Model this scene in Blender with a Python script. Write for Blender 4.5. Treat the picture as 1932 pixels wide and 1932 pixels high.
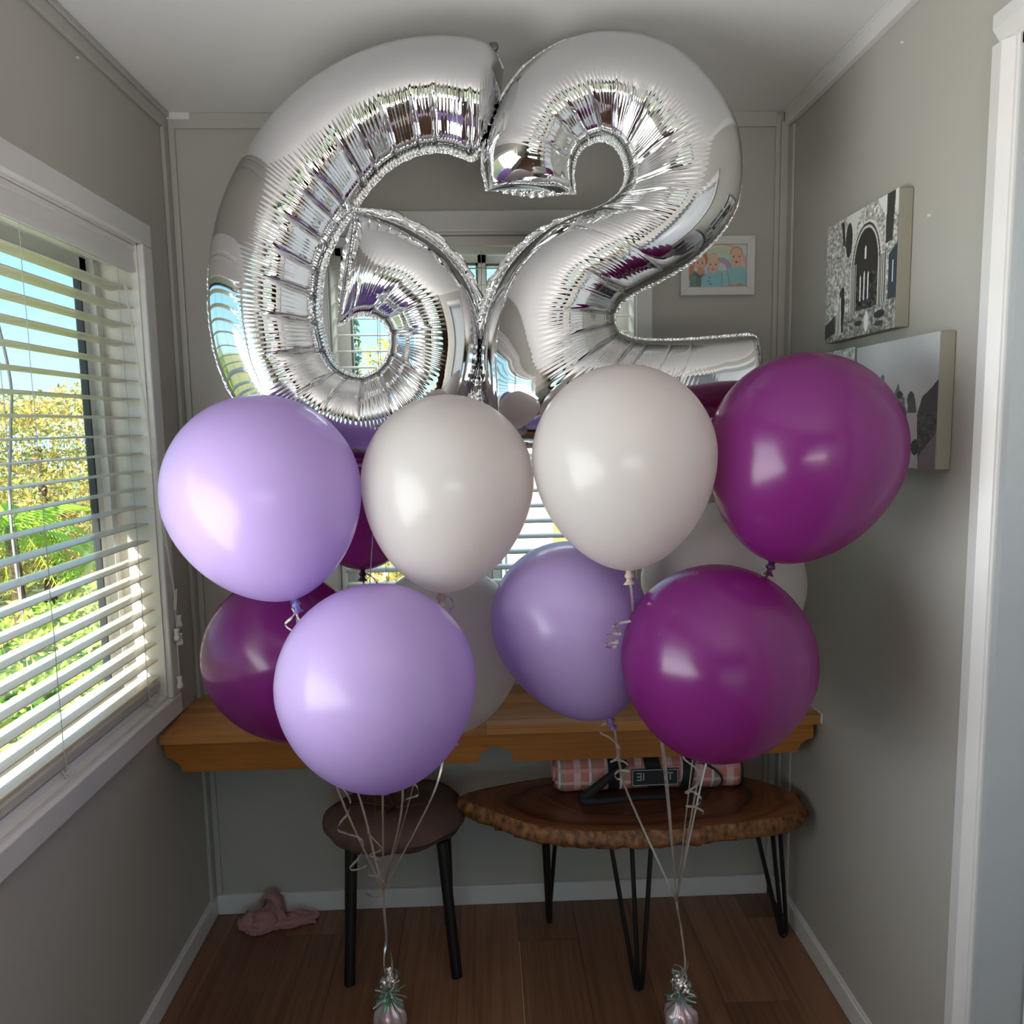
import bpy, bmesh, math, random
import numpy as np
from mathutils import Vector, Matrix
random.seed(7); rng = np.random.default_rng(7)
for o in list(bpy.data.objects): bpy.data.objects.remove(o, do_unlink=True)
scene = bpy.context.scene; C = scene.collection
PI = math.pi

# ------------------------------------------------------------------ camera
W, H = 1.933, 2.6            # nook width and ceiling height; back wall at y=0, camera looks along +y
cam_d = bpy.data.cameras.new('camera'); cam = bpy.data.objects.new('camera', cam_d); C.objects.link(cam)
cam_d.sensor_fit = 'HORIZONTAL'; cam_d.sensor_width = 36; cam_d.lens = 36*1454.33/1932
cam_d.clip_start = .02; cam_d.clip_end = 300
right = Vector((0.99914408, -0.03762445, -0.01719017)); up = Vector((0.02128735, 0.1113585, 0.99355228)); fwd = Vector((0.03546759, 0.99306782, -0.11206411))
cam.matrix_world = Matrix(((right.x, up.x, -fwd.x, .9495), (right.y, up.y, -fwd.y, -2.5065), (right.z, up.z, -fwd.z, 1.6409), (0, 0, 0, 1)))
scene.camera = cam

# ------------------------------------------------------------------ world, sun, lights, exposure
world = bpy.data.worlds.new('world'); scene.world = world; world.use_nodes = True
nt = world.node_tree; nt.nodes.clear()
out = nt.nodes.new('ShaderNodeOutputWorld'); bg = nt.nodes.new('ShaderNodeBackground')
tc = nt.nodes.new('ShaderNodeTexCoord'); sep = nt.nodes.new('ShaderNodeSeparateXYZ'); ramp = nt.nodes.new('ShaderNodeValToRGB')
nt.links.new(tc.outputs['Generated'], sep.inputs[0]); nt.links.new(sep.outputs['Z'], ramp.inputs[0])
cr = ramp.color_ramp; cr.elements[0].position = 0.0; cr.elements[0].color = (.58, .86, 1.0, 1)
cr.elements[1].position = .55; cr.elements[1].color = (.22, .52, .90, 1)
e_ = cr.elements.new(.16); e_.color = (.34, .70, .96, 1)
bg.inputs['Strength'].default_value = 1.85
nt.links.new(ramp.outputs[0], bg.inputs[0]); nt.links.new(bg.outputs[0], out.inputs[0])

def sun_light(strength=6.0):
    d = bpy.data.lights.new('sun', 'SUN'); d.energy = strength; d.angle = math.radians(.6); d.color = (1, .93, .78)
    o = bpy.data.objects.new('sun', d); C.objects.link(o)
    o.rotation_euler = Vector((.40, .72, -.56)).to_track_quat('-Z', 'Y').to_euler()
sun_light(16.0)
def area(name, loc, direction, sx, sy, power, col, portal=False):
    d = bpy.data.lights.new(name, 'AREA'); d.shape = 'RECTANGLE'; d.size = sx; d.size_y = sy; d.energy = power; d.color = col
    o = bpy.data.objects.new(name, d); C.objects.link(o); o.location = loc
    o.rotation_euler = Vector(direction).to_track_quat('-Z', 'Z').to_euler()
    if portal: d.cycles.is_portal = True
    return o
area('portal_left_window', (-.16, -1.41, 1.5), (1, 0, 0), 2.3, 1.4, 1, (1, 1, 1), True)
area('portal_back_window', (.97, .16, 1.6), (0, -1, 0), 1.0, 1.35, 1, (1, 1, 1), True)
# daylight coming in through the glass doors and the side window of the room behind the camera
area('daylight_glass_doors', (1.55, -6.42, 1.15), (0, 1, 0), 2.5, 1.95, 3, (.86, .95, 1.0))
area('daylight_left_window', (-.165, -1.92, 1.50), (1, .0, 1.0), 1.25, 1.3, 50, (.94, .965, 1.0))   # the near half of the left window, beside the camera
area('skylight_back_window', (.97, .62, 2.62), (0, -.75, -.66), .9, .5, 36, (.90, .96, 1.0))

area('ceiling_fill', (1.25, -3.05, 1.40), (0, .10, 1), .75, .75, 27, (1.0, .965, .93))   # added fill behind the camera that brightens the ceiling, not a fixture of the room
scene.view_settings.view_transform = 'Standard'; scene.view_settings.look = 'None'
scene.view_settings.gamma = 1; scene.view_settings.use_curve_mapping = False
scene.view_settings.exposure = 0.0
scene.cycles.use_denoising = True
scene.cycles.max_bounces = 10; scene.cycles.diffuse_bounces = 4; scene.cycles.glossy_bounces = 5; scene.cycles.transmission_bounces = 8
scene.cycles.transparent_max_bounces = 16; scene.cycles.sample_clamp_indirect = 6; scene.cycles.caustics_reflective = False; scene.cycles.caustics_refractive = False

# ------------------------------------------------------------------ materials
def lin(c):
    return tuple(((v/255)/12.92 if v/255 <= .04045 else ((v/255+.055)/1.055)**2.4) for v in c)
class NT:
    def __init__(s, name):
        s.m = bpy.data.materials.new(name); s.m.use_nodes = True; s.t = s.m.node_tree; s.t.nodes.clear()
        s.out = s.n('OutputMaterial')
    def n(s, typ, **kw):
        nd = s.t.nodes.new('ShaderNode'+typ)
        for k, v in kw.items():
            if k in nd.inputs: nd.inputs[k].default_value = v
            else: setattr(nd, k, v)
        return nd
    def l(s, a, b): s.t.links.new(a, b)
def principled(name, col, rough=.5, metal=0, bump=0, bscale=60, var=0, vscale=4, coat=0, spec=.5, stretch=None, sheen=0):
    M = NT(name); p = M.n('BsdfPrincipled'); M.l(p.outputs[0], M.out.inputs[0])
    p.inputs['Base Color'].default_value = (*col, 1); p.inputs['Roughness'].default_value = rough; p.inputs['Metallic'].default_value = metal
    p.inputs['Coat Weight'].default_value = coat; p.inputs['Specular IOR Level'].default_value = spec
    if sheen: p.inputs['Sheen Weight'].default_value = sheen
    tc = M.n('TexCoord'); src = tc.outputs['Object']
    if stretch:
        mp = M.n('Mapping'); mp.inputs['Scale'].default_value = stretch; M.l(src, mp.inputs[0]); src = mp.outputs[0]
    if var:
        n = M.n('TexNoise', Scale=vscale, Detail=4.0); M.l(src, n.inputs['Vector'])
        mx = M.n('MixRGB', blend_type='MULTIPLY'); mx.inputs[0].default_value = 1
        rp = M.n('ValToRGB'); rp.color_ramp.elements[0].position = .3; rp.color_ramp.elements[1].position = .7
        rp.color_ramp.elements[0].color = (1-var, 1-var, 1-var, 1); rp.color_ramp.elements[1].color = (1, 1, 1, 1)
        M.l(n.outputs[0], rp.inputs[0]); M.l(rp.outputs[0], mx.inputs[2]); mx.inputs[1].default_value = (*col, 1); M.l(mx.outputs[0], p.inputs['Base Color'])
    if bump:
        n = M.n('TexNoise', Scale=bscale, Detail=3.0); M.l(src, n.inputs['Vector'])
        b = M.n('Bump', Strength=bump, Distance=.002); M.l(n.outputs[0], b.inputs['Height']); M.l(b.outputs[0], p.inputs['Normal'])
    return M.m
def wood(name, c1, c2, axis='X', rough=.4, scale=1.0, contrast=1, coat=0.0):
    """grain running along one object axis, tone varying per object"""
    M = NT(name); p = M.n('BsdfPrincipled', Roughness=rough); M.l(p.outputs[0], M.out.inputs[0]); p.inputs['Coat Weight'].default_value = coat
    tc = M.n('TexCoord'); oi = M.n('ObjectInfo'); add = M.n('VectorMath', operation='ADD'); sc = M.n('VectorMath', operation='SCALE'); sc.inputs['Scale'].default_value = 13.7
    comb = M.n('CombineXYZ')
    for i in range(3): M.l(oi.outputs['Random'], comb.inputs[i])
    M.l(comb.outputs[0], sc.inputs[0]); M.l(tc.outputs['Object'], add.inputs[0]); M.l(sc.outputs[0], add.inputs[1])
    s = {'X': (1.2, 22, 22), 'Y': (22, 1.2, 22), 'Z': (22, 22, 1.2)}[axis]
    mp = M.n('Mapping'); mp.inputs['Scale'].default_value = tuple(v*scale for v in s); M.l(add.outputs[0], mp.inputs[0])
    n = M.n('TexNoise', Scale=1.6, Detail=7.0, Roughness=.62, Distortion=.9); M.l(mp.outputs[0], n.inputs['Vector'])
    mp2 = M.n('Mapping'); mp2.inputs['Scale'].default_value = tuple(v*scale*(.5 if v < 2 else 5) for v in s); M.l(add.outputs[0], mp2.inputs[0])
    n2 = M.n('TexNoise', Scale=2.0, Detail=3.0, Distortion=.4); M.l(mp2.outputs[0], n2.inputs['Vector'])
    mixv = M.n('MixRGB', blend_type='MIX'); mixv.inputs[0].default_value = .35; M.l(n.outputs[0], mixv.inputs[1]); M.l(n2.outputs[0], mixv.inputs[2])
    rp = M.n('ValToRGB'); rp.color_ramp.elements[0].position = .5-.18/contrast; rp.color_ramp.elements[1].position = .5+.16/contrast
    rp.color_ramp.elements[0].color = (*c2, 1); rp.color_ramp.elements[1].color = (*c1, 1); M.l(mixv.outputs[0], rp.inputs[0])
    hsv = M.n('HueSaturation'); mr = M.n('MapRange'); mr.inputs['To Min'].default_value = .78; mr.inputs['To Max'].default_value = 1.18
    M.l(oi.outputs['Random'], mr.inputs['Value']); M.l(mr.outputs[0], hsv.inputs['Value']); M.l(rp.outputs[0], hsv.inputs['Color']); M.l(hsv.outputs[0], p.inputs['Base Color'])
    b = M.n('Bump', Strength=.15, Distance=.001); M.l(mixv.outputs[0], b.inputs['Height']); M.l(b.outputs[0], p.inputs['Normal'])
    return M.m
def glass_mat(name, tint=(1, 1, 1), refl=.5):
    M = NT(name); t = M.n('BsdfTransparent'); t.inputs[0].default_value = (*tint, 1); g = M.n('BsdfGlossy', Roughness=.02)
    lw = M.n('LayerWeight', Blend=.5); mx = M.n('MixShader'); pw_ = M.n('Math', operation='POWER'); pw_.inputs[1].default_value = 4.5; mul = M.n('Math', operation='MULTIPLY_ADD'); mul.inputs[1].default_value = refl; mul.inputs[2].default_value = .035
    M.l(lw.outputs['Facing'], pw_.inputs[0]); M.l(pw_.outputs[0], mul.inputs[0]); M.l(mul.outputs[0], mx.inputs[0]); M.l(t.outputs[0], mx.inputs[1]); M.l(g.outputs[0], mx.inputs[2]); M.l(mx.outputs[0], M.out.inputs[0])
    return M.m
def latex(name, col, tcol, trans=.35, rough=.26, spec=.42):
    M = NT(name); p = M.n('BsdfPrincipled', Roughness=rough); p.inputs['Base Color'].default_value = (*col, 1); p.inputs['Specular IOR Level'].default_value = spec
    p.inputs['Coat Weight'].default_value = .4; p.inputs['Coat Roughness'].default_value = .15
    t = M.n('BsdfTranslucent'); t.inputs[0].default_value = (*tcol, 1); mx = M.n('MixShader'); mx.inputs[0].default_value = trans
    M.l(p.outputs[0], mx.inputs[1]); M.l(t.outputs[0], mx.inputs[2]); M.l(mx.outputs[0], M.out.inputs[0])
    return M.m
def attr_mat(name, rough=.6, coat=0, trans=0, bump=0):
    M = NT(name); p = M.n('BsdfPrincipled', Roughness=rough); a = M.n('Attribute'); a.attribute_name = 'col'; M.l(a.outputs['Color'], p.inputs['Base Color'])
    p.inputs['Coat Weight'].default_value = coat
    if trans:
        t = M.n('BsdfTranslucent'); M.l(a.outputs['Color'], t.inputs[0]); mx = M.n('MixShader'); mx.inputs[0].default_value = trans
        M.l(p.outputs[0], mx.inputs[1]); M.l(t.outputs[0], mx.inputs[2]); M.l(mx.outputs[0], M.out.inputs[0])
    else: M.l(p.outputs[0], M.out.inputs[0])
    return M.m
m_wall = principled('sage_wall_paint', (.468, .448, .402), .62, bump=.08, bscale=220, var=.05, vscale=2)
m_wtrim = principled('sage_trim_paint', (.46, .45, .405), .5)
m_ceil = principled('ceiling_paint', (.74, .725, .71), .7, bump=.06, bscale=120, var=.03, vscale=2)
m_white = principled('white_gloss_trim', (.72, .70, .68), .35, var=.04, vscale=9)
m_base = principled('baseboard_paint', (.70, .69, .68), .35)
m_frame = principled('white_window_frame', (.74, .74, .72), .35)
m_gasket = principled('black_window_gasket', (.02, .025, .03), .5)
m_gasket2 = principled('grey_window_gasket', (.16, .17, .17), .5)
m_slat = latex('blind_slat', (.83, .80, .74), (.88, .80, .62), .25, .45, .3)
m_val = principled('blind_valance', (.74, .72, .70), .35)
m_cord = principled('blind_cord', (.74, .71, .66), .7)
m_cordgrey = principled('ladder_cord', (.42, .41, .42), .7)
m_floor = wood('vinyl_oak_floor', lin((142, 104, 80)), lin((92, 62, 45)), 'Y', .38, .6, .8)
m_gap = principled('floor_joint', lin((60, 44, 34)), .7)
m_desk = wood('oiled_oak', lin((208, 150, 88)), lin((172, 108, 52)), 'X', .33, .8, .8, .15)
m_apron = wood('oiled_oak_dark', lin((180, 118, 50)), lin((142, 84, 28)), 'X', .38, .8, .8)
m_black = principled('black_powdercoat', (.006, .006, .006), .4)
m_glass = glass_mat('window_glass', (.97, .99, .985), .6)
m_silver = principled('silver_ribbon', (.80, .78, .76), .22, .75)
m_dark = principled('dark_timber', lin((82, 48, 30)), .45, var=.3, vscale=6, stretch=(20, 20, 1))

# ------------------------------------------------------------------ geometry helpers
class MB:
    def __init__(s): s.v = []; s.f = []; s.mi = []; s.cur = 0
    def add(s, vs, fs):
        b = len(s.v); s.v += [tuple(v) for v in vs]; s.f += [tuple(i+b for i in f) for f in fs]; s.mi += [s.cur]*len(fs); return s
    def box(s, x0, x1, y0, y1, z0, z1):
        vs = [(x, y, z) for x in (x0, x1) for y in (y0, y1) for z in (z0, z1)]
        return s.add(vs, [(0, 1, 3, 2), (4, 6, 7, 5), (0, 4, 5, 1), (2, 3, 7, 6), (0, 2, 6, 4), (1, 5, 7, 3)])
    def prism(s, poly, axis, a, b):
        """extrude a 2D polygon along axis from a to b (poly given in the two other axes, in order)"""
        def P(p, t): return {'x': (t, p[0], p[1]), 'y': (p[0], t, p[1]), 'z': (p[0], p[1], t)}[axis]
        n = len(poly); vs = [P(p, a) for p in poly]+[P(p, b) for p in poly]
        fs = [tuple(range(n)), tuple(range(2*n-1, n-1, -1))]+[(i, i+n, (i+1) % n+n, (i+1) % n) for i in range(n)]
        return s.add(vs, fs)
    def tube(s, pts, r, n=8, close=False):
        pts = [Vector(p) for p in pts]; rs = r if isinstance(r, (list, tuple)) else [r]*len(pts)
        t0 = (pts[1]-pts[0]).normalized(); ref = Vector((0, 0, 1)) if abs(t0.z) < .9 else Vector((1, 0, 0)); nrm = t0.cross(ref).normalized(); vs = []
        for i, p in enumerate(pts):
            t = (pts[min(i+1, len(pts)-1)]-pts[max(i-1, 0)])
            if t.length < 1e-9: t = t0
            t.normalize(); nrm = (nrm-t*nrm.dot(t)); nrm = nrm.normalized() if nrm.length > 1e-6 else t.orthogonal().normalized(); bn = t.cross(nrm)
            for k in range(n):
                a = 2*PI*k/n; vs.append(p+(nrm*math.cos(a)+bn*math.sin(a))*rs[i])
        fs = [(i*n+k, i*n+(k+1) % n, (i+1)*n+(k+1) % n, (i+1)*n+k) for i in range(len(pts)-1) for k in range(n)]
        fs += [tuple(range(n-1, -1, -1)), tuple(range((len(pts)-1)*n, len(pts)*n))]
        return s.add(vs, fs)
    def strip(s, pts, w, nrmfn=None, thick=0):
        pts = [Vector(p) for p in pts]; vs = []
        for i, p in enumerate(pts):
            t = (pts[min(i+1, len(pts)-1)]-pts[max(i-1, 0)]).normalized(); d = nrmfn(i, p, t) if nrmfn else Vector((1, 0, 0)); d = (d-t*d.dot(t))
            d = d.normalized() if d.length > 1e-6 else t.orthogonal().normalized()
            vs += [p-d*w/2, p+d*w/2]
        return s.add(vs, [(2*i, 2*i+1, 2*i+3, 2*i+2) for i in range(len(pts)-1)])
    def lathe(s, prof, n=24, cx=0, cy=0):
        vs = [(cx+r*math.cos(2*PI*k/n), cy+r*math.sin(2*PI*k/n), z) for r, z in prof for k in range(n)]
        m = len(prof); fs = [(i*n+k, i*n+(k+1) % n, (i+1)*n+(k+1) % n, (i+1)*n+k) for i in range(m-1) for k in range(n)]
        fs += [tuple(range(n-1, -1, -1)), tuple(range((m-1)*n, m*n))]
        return s.add(vs, fs)
    def build(s, name, mats, parent=None, smooth=False, loc=None, rot=None, cols=None):
        me = bpy.data.meshes.new(name); me.from_pydata([tuple(v) for v in s.v], [], s.f)
        for m in (mats if isinstance(mats, (list, tuple)) else [mats]): me.materials.append(m)
        if any(s.mi): me.polygons.foreach_set('material_index', s.mi)
        if smooth: me.polygons.foreach_set('use_smooth', [True]*len(s.f))
        if cols is not None:
            a = me.color_attributes.new('col', 'FLOAT_COLOR', 'CORNER'); cc = np.ones((len(me.loops), 4), np.float32)
            tot = np.zeros(len(s.f), int); me.polygons.foreach_get('loop_total', tot); cc[:, :3] = np.repeat(np.array(cols, np.float32), tot, axis=0); a.data.foreach_set('color', cc.ravel())
        me.update(); o = bpy.data.objects.new(name, me); C.objects.link(o); o.parent = parent
        if loc: o.location = loc
        if rot: o.rotation_euler = rot
        return o
def arrmesh(name, v, f, mat, parent=None, smooth=True):
    me = bpy.data.meshes.new(name); me.vertices.add(len(v)); me.vertices.foreach_set('co', v.astype(np.float32).ravel())
    me.loops.add(f.size); me.loops.foreach_set('vertex_index', f.astype(np.int32).ravel()); me.polygons.add(len(f))
    me.polygons.foreach_set('loop_start', np.arange(0, f.size, f.shape[1], dtype=np.int32)); me.polygons.foreach_set('loop_total', np.full(len(f), f.shape[1], np.int32))
    me.update(calc_edges=True); me.validate()
    if smooth: me.polygons.foreach_set('use_smooth', np.ones(len(f), bool))
    me.materials.append(mat); o = bpy.data.objects.new(name, me); C.objects.link(o); o.parent = parent; return o
def tag(o, label=None, cat=None, group=None, kind=None):
    if label: o['label'] = label
    if cat: o['category'] = cat
    if group: o['group'] = group
    if kind: o['kind'] = kind
    return o
def thing(name, label, cat, loc=(0, 0, 0), group=None, kind=None):
    o = bpy.data.objects.new(name, None); C.objects.link(o); o.location = loc; o.empty_display_size = .05; return tag(o, label, cat, group, kind)
def rel(mb, o):   # verts given in world coordinates, root has a location: shift
    L = o.location; mb.v = [(x-L.x, y-L.y, z-L.z) for x, y, z in mb.v]; return mb
def struct(name, mb, mat, parent=None, label=None):
    o = mb.build(name, mat, parent)
    if parent is None: o['kind'] = 'structure'
    if label: o['label'] = label
    return o
def bevel(o, w=.002, seg=2):
    m = o.modifiers.new('bevel', 'BEVEL'); m.width = w; m.segments = seg; m.limit_method = 'ANGLE'; return o
def crom(P, n):
    """Catmull-Rom resample of rows of P at n points, evenly by index"""
    P = np.array(P, float); P = np.vstack([2*P[0]-P[1], P, 2*P[-1]-P[-2]]); m = len(P)-3; t = np.linspace(0, m-1e-6, n); i = t.astype(int); u = (t-i)[:, None]
    a, b, c, d = P[i], P[i+1], P[i+2], P[i+3]
    return .5*((2*b)+(-a+c)*u+(2*a-5*b+4*c-d)*u*u+(-a+3*b-3*c+d)*u**3)

# ------------------------------------------------------------------ the room
T = .14
# left wall (x=0) with the big window y -2.02..-.268, z .86..2.16
WY0, WY1, WZ0, WZ1 = -2.56, -.268, .855, 2.158
mb = MB(); mb.box(-T, 0, -6.5, WY0, 0, H); mb.box(-T, 0, WY1, T, 0, H); mb.box(-T, 0, WY0, WY1, 0, WZ0); mb.box(-T, 0, WY0, WY1, WZ1, H); struct('wall_left', mb, m_wall)
# back wall (y=0) with the second window
BX0, BX1, BZ0, BZ1 = .475, 1.445, .92, 2.243
mb = MB(); mb.box(0, BX0, 0, T, 0, H); mb.box(BX1, W, 0, T, 0, H); mb.box(BX0, BX1, 0, T, 0, BZ0); mb.box(BX0, BX1, 0, T, BZ1, H); struct('wall_back', mb, m_wall)
# right wall with the door opening y -1.90..-1.07, z 0..2.33
DY0, DY1, DZ = -1.90, -1.072, 2.325
mb = MB(); mb.box(W, W+T, DY1, T, 0, H); mb.box(W, W+T, -2.75, DY0, 0, H); mb.box(W, W+T, DY0, DY1, DZ, H); struct('wall_right', mb, m_wall)
# the room behind the camera
m_rear = principled('rear_room_wall', lin((104, 94, 84)), .7)
mb = MB(); mb.box(W, 4.8, -2.75, -2.75+.1, 0, H); struct('wall_side', mb, m_rear)
mb = MB(); mb.box(4.8, 4.9, -6.5, -2.65, 0, H); struct('wall_far', mb, m_rear)
mb = MB(); mb.box(-T, .25, -6.6, -6.5, 0, H); mb.box(2.85, 4.9, -6.6, -6.5, 0, H); mb.box(.25, 2.85, -6.6, -6.5, 2.15, H); struct('wall_rear', mb, m_rear)
mb = MB(); mb.box(-T, 4.9, -6.6, T, H, H+.08); struct('ceiling', mb, m_ceil)
fl = MB(); fl.box(-T, 4.9, -6.6, T, -.05, -.004); floor = struct('floor', fl, m_gap)
# vinyl planks, one object each
pw = .19; pm = {}
for ix in range(-6, 21):
    x0 = 1.031+ix*pw; x1 = x0+pw
    a, b = max(x0, 0.0), min(x1, 4.8)
    if b-a < .01: continue
    ys = [0.0, -.14-.37*((ix*3) % 4)]; L = 1.22
    if ix in (-1, 0): ys = [0.0, -.21 if ix == 0 else -.9]
    lim = -3.0 if x0 < W else -2.8
    while ys[-1] > -3.9: ys.append(ys[-1]-L)
    for y1, y0 in zip(ys[:-1], ys[1:]):
        if a > W and y1 > -2.75: y1 = -2.75
        if y1-y0 < .02: continue
        bb = min(b, W) if y1 > -2.75 and a < W else b
        if bb-a < .01: continue
        g = .0006
        p = MB().box(a+g-(a+bb)/2, bb-g-(a+bb)/2, (y0-y1)/2+g, (y1-y0)/2-g, -.004, 0).build('plank', m_floor, floor, loc=((a+bb)/2, (y0+y1)/2, 0))
mb = MB(); mb.box(1.0295, 1.0318, -.62, -.215, -.002, .0004); j = mb.build('open_joint', principled('pale_joint', (.45, .38, .33), .6), floor); j['label'] = 'pale open joint line between two planks'
mb = MB().box(0, 4.8, -6.5, -5.2, -.004, 0); mb.build('rear_floor_covering', m_floor, floor)

# trims
def trim(name, boxes, mat, label=None):
    mb = MB()
    for b in boxes: mb.box(*b)
    o = struct(name, mb, mat); bevel(o, .0025)
    return o
trim('trim_1', [(0.028, W-.045, -.012, 0, H-.045, H)], m_wtrim)                   # cover strip under the ceiling, back
trim('trim_2', [(0, .012, -2.6, -.0, H-.05, H), (.012, .02, -2.6, 0, H-.016, H)], m_wtrim)    # left
trim('trim_3', [(W-.022, W, -2.6, -.014, H-.045, H)], m_white)                    # right, white
trim('trim_4', [(W-.028, W, -2.6, -.014, H-.006, H)], m_white)
trim('trim_5', [(0, .012, -.045, 0, 0, H-.05), (.012, .030, -.012, 0, 0, H-.02)], m_wtrim)  # left corner
trim('trim_6', [(W-.030, W, -.014, 0, 0, H-.03), (W-.046, W-.030, -.009, 0, 0.07, H-.01), (W-.009, W, -.052, -.014, .07, H-.05)], m_wtrim)
trim('trim_7', [(W-.007, W, -.135, -.105, .075, .765)], m_wtrim)
mb = MB(); mb.prism([(.012, -.016), (.078, -.014), (.080, -.012), (.075, -.004), (.012, -.004)], 'z', H-.020, H-.0005); struct('trim_8', mb, m_ceil)   # torn lining paper in the corner
trim('baseboard_back', [(.014, W-.014, -.014, 0, 0, .068)], m_base)
trim('baseboard_left', [(0, .014, -6.4, 0, 0, .066), (0, .007, -6.4, 0, .066, .072)], m_base)
trim('baseboard_right', [(W-.014, W, DY1+.056, 0, 0, .066), (W-.007, W, DY1+.056, 0, .066, .074)], m_base)

# door on the right: casing, jamb, leaf
dr = thing('door_1', 'white door casing in the right wall', None, (W, (DY0+DY1)/2, 0)); del dr['label']; dr['kind'] = 'structure'
def casing_profile_y(y_in, y_out, x, s):   # moulded vertical casing cross-section (x,y) pairs
    d = (y_out-y_in)
    return [(x, y_in), (x-s*.004, y_in), (x-s*.006, y_in+.07*d), (x-s*.006, y_in+.16*d), (x-s*.014, y_in+.35*d), (x-s*.02, y_in+.5*d), (x-s*.02, y_in+.97*d), (x-s*.018, y_out), (x, y_out)]
mb = MB(); mb.prism(casing_profile_y(DY1, DY1+.056, W, 1), 'z', 0, DZ+.0); rel(mb, dr).build('casing', m_white, dr)
mb = MB(); mb.prism(casing_profile_y(DY0, DY0-.056, W, 1), 'z', 0, DZ+.0); rel(mb, dr).build('casing', m_white, dr)
mb = MB(); mb.prism([(W, DZ), (W-.004, DZ), (W-.006, DZ+.01), (W-.014, DZ+.022), (W-.02, DZ+.03), (W-.02, DZ+.056), (W, DZ+.056)], 'y', DY0-.056, DY1+.056); rel(mb, dr).build('casing_head', m_white, dr)
m_jamb = principled('jamb_paint', (.42, .44, .45), .4)
mb = MB(); mb.box(W, W+T, DY1-.018, DY1, 0, DZ); rel(mb, dr).build('jamb', m_jamb, dr)
mb = MB(); mb.box(W, W+T, DY0, DY0+.018, 0, DZ); rel(mb, dr).build('jamb', m_jamb, dr)
mb = MB(); mb.box(W, W+T, DY0, DY1, DZ-.018, DZ); rel(mb, dr).build('jamb_head', m_jamb, dr)
mb = MB(); mb.box(W+.095, W+.13, DY0+.02, DY1-.022, .005, DZ-.02)
for z0, z1 in ((.2, 1.0), (1.15, 2.15)):
    for y0, y1 in ((DY0+.12, (DY0+DY1)/2-.05), ((DY0+DY1)/2+.05, DY1-.14)): mb.box(W+.091, W+.096, y0, y1, z0, z1)
leaf = rel(mb, dr).build('door_leaf', principled('white_door', (.66, .68, .70), .35), dr)
mb = MB(); mb.tube([(W+.095, DY0+.09, 1.0), (W+.05, DY0+.09, 1.0), (W+.05, DY0+.2, 1.0)], .009); rel(mb, dr).build('handle', principled('brushed_steel', (.6, .6, .58), .3, 1), leaf)

# ---- window_1 (left) : casings, reveal, aluminium frame, sliding sashes with glass
w1 = thing('window_1', None, None, (0, (WY0+WY1)/2, WZ0), kind='structure')
def part(mb, name, mat, root, parent=None, **k):
    return rel(mb, root).build(name, mat, parent or root, **k)
cw = .062
for nm, bx in (('casing_top', (0, .02, WY0-cw, WY1+cw, WZ1, WZ1+cw)), ('casing_bottom', (0, .02, WY0-cw, WY1+cw, WZ0-cw, WZ0)), ('casing_side', (0, .02, WY1, WY1+cw, WZ0, WZ1)), ('casing_side', (0, .02, WY0-cw, WY0, WZ0, WZ1))):
    bevel(part(MB().box(*bx), nm, m_white, w1), .005, 3)
m_rev = principled('reveal_paint', (.75, .72, .66), .4)
e = .006
mb = MB(); mb.box(-T, .004, WY1-e, WY1, WZ0, WZ1); part(mb, 'reveal_side', m_rev, w1)
mb = MB(); mb.box(-T, .004, WY0, WY0+e, WZ0, WZ1); part(mb, 'reveal_side', m_rev, w1)
mb = MB(); mb.box(-T, .004, WY0, WY1, WZ1-e, WZ1); part(mb, 'reveal_head', m_rev, w1)
mb = MB(); mb.box(-T, .006, WY0, WY1, WZ0, WZ0+.012); part(mb, 'sill', m_rev, w1)
fx0, fx1 = -.138, -.10
mb = MB(); mb.box(fx0, fx1, WY1-.04, WY1-e, WZ0+.01, WZ1); mb.box(fx0, fx1, WY0+e, WY0+.04, WZ0+.01, WZ1); mb.box(fx0, fx1, WY0, WY1, WZ1-.05, WZ1-e); mb.box(fx0, fx1, WY0, WY1, WZ0+.01, WZ0+.05)
part(mb, 'frame', m_frame, w1)
ym = (WY0+WY1)/2
for a, b, xo in ((ym-.02, WY1-.04, -.128), (WY0+.04, ym+.02, -.112)):
    mb = MB(); q = .032
    mb.box(xo-.008, xo+.008, a, a+q, WZ0+.05, WZ1-.05); mb.box(xo-.008, xo+.008, b-q, b, WZ0+.05, WZ1-.05); mb.box(xo-.008, xo+.008, a, b, WZ1-.05-q, WZ1-.05); mb.box(xo-.008, xo+.008, a, b, WZ0+.05, WZ0+.05+q)
    s_ = part(mb, 'sash', m_frame, w1)
    mb = MB(); g = .008
    mb.box(xo-.009, xo+.009, a+q, a+q+g, WZ0+.05+q, WZ1-.05-q); mb.box(xo-.009, xo+.009, b-q-g, b-q, WZ0+.05+q, WZ1-.05-q); mb.box(xo-.009, xo+.009, a+q, b-q, WZ1-.05-q-g, WZ1-.05-q)
    part(mb, 'gasket', m_gasket, w1, s_)
    mb = MB(); mb.box(xo-.002, xo+.002, a+q, b-q, WZ0+.05+q, WZ1-.05-q); part(mb, 'glass_pane', m_glass, w1, s_)

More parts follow.
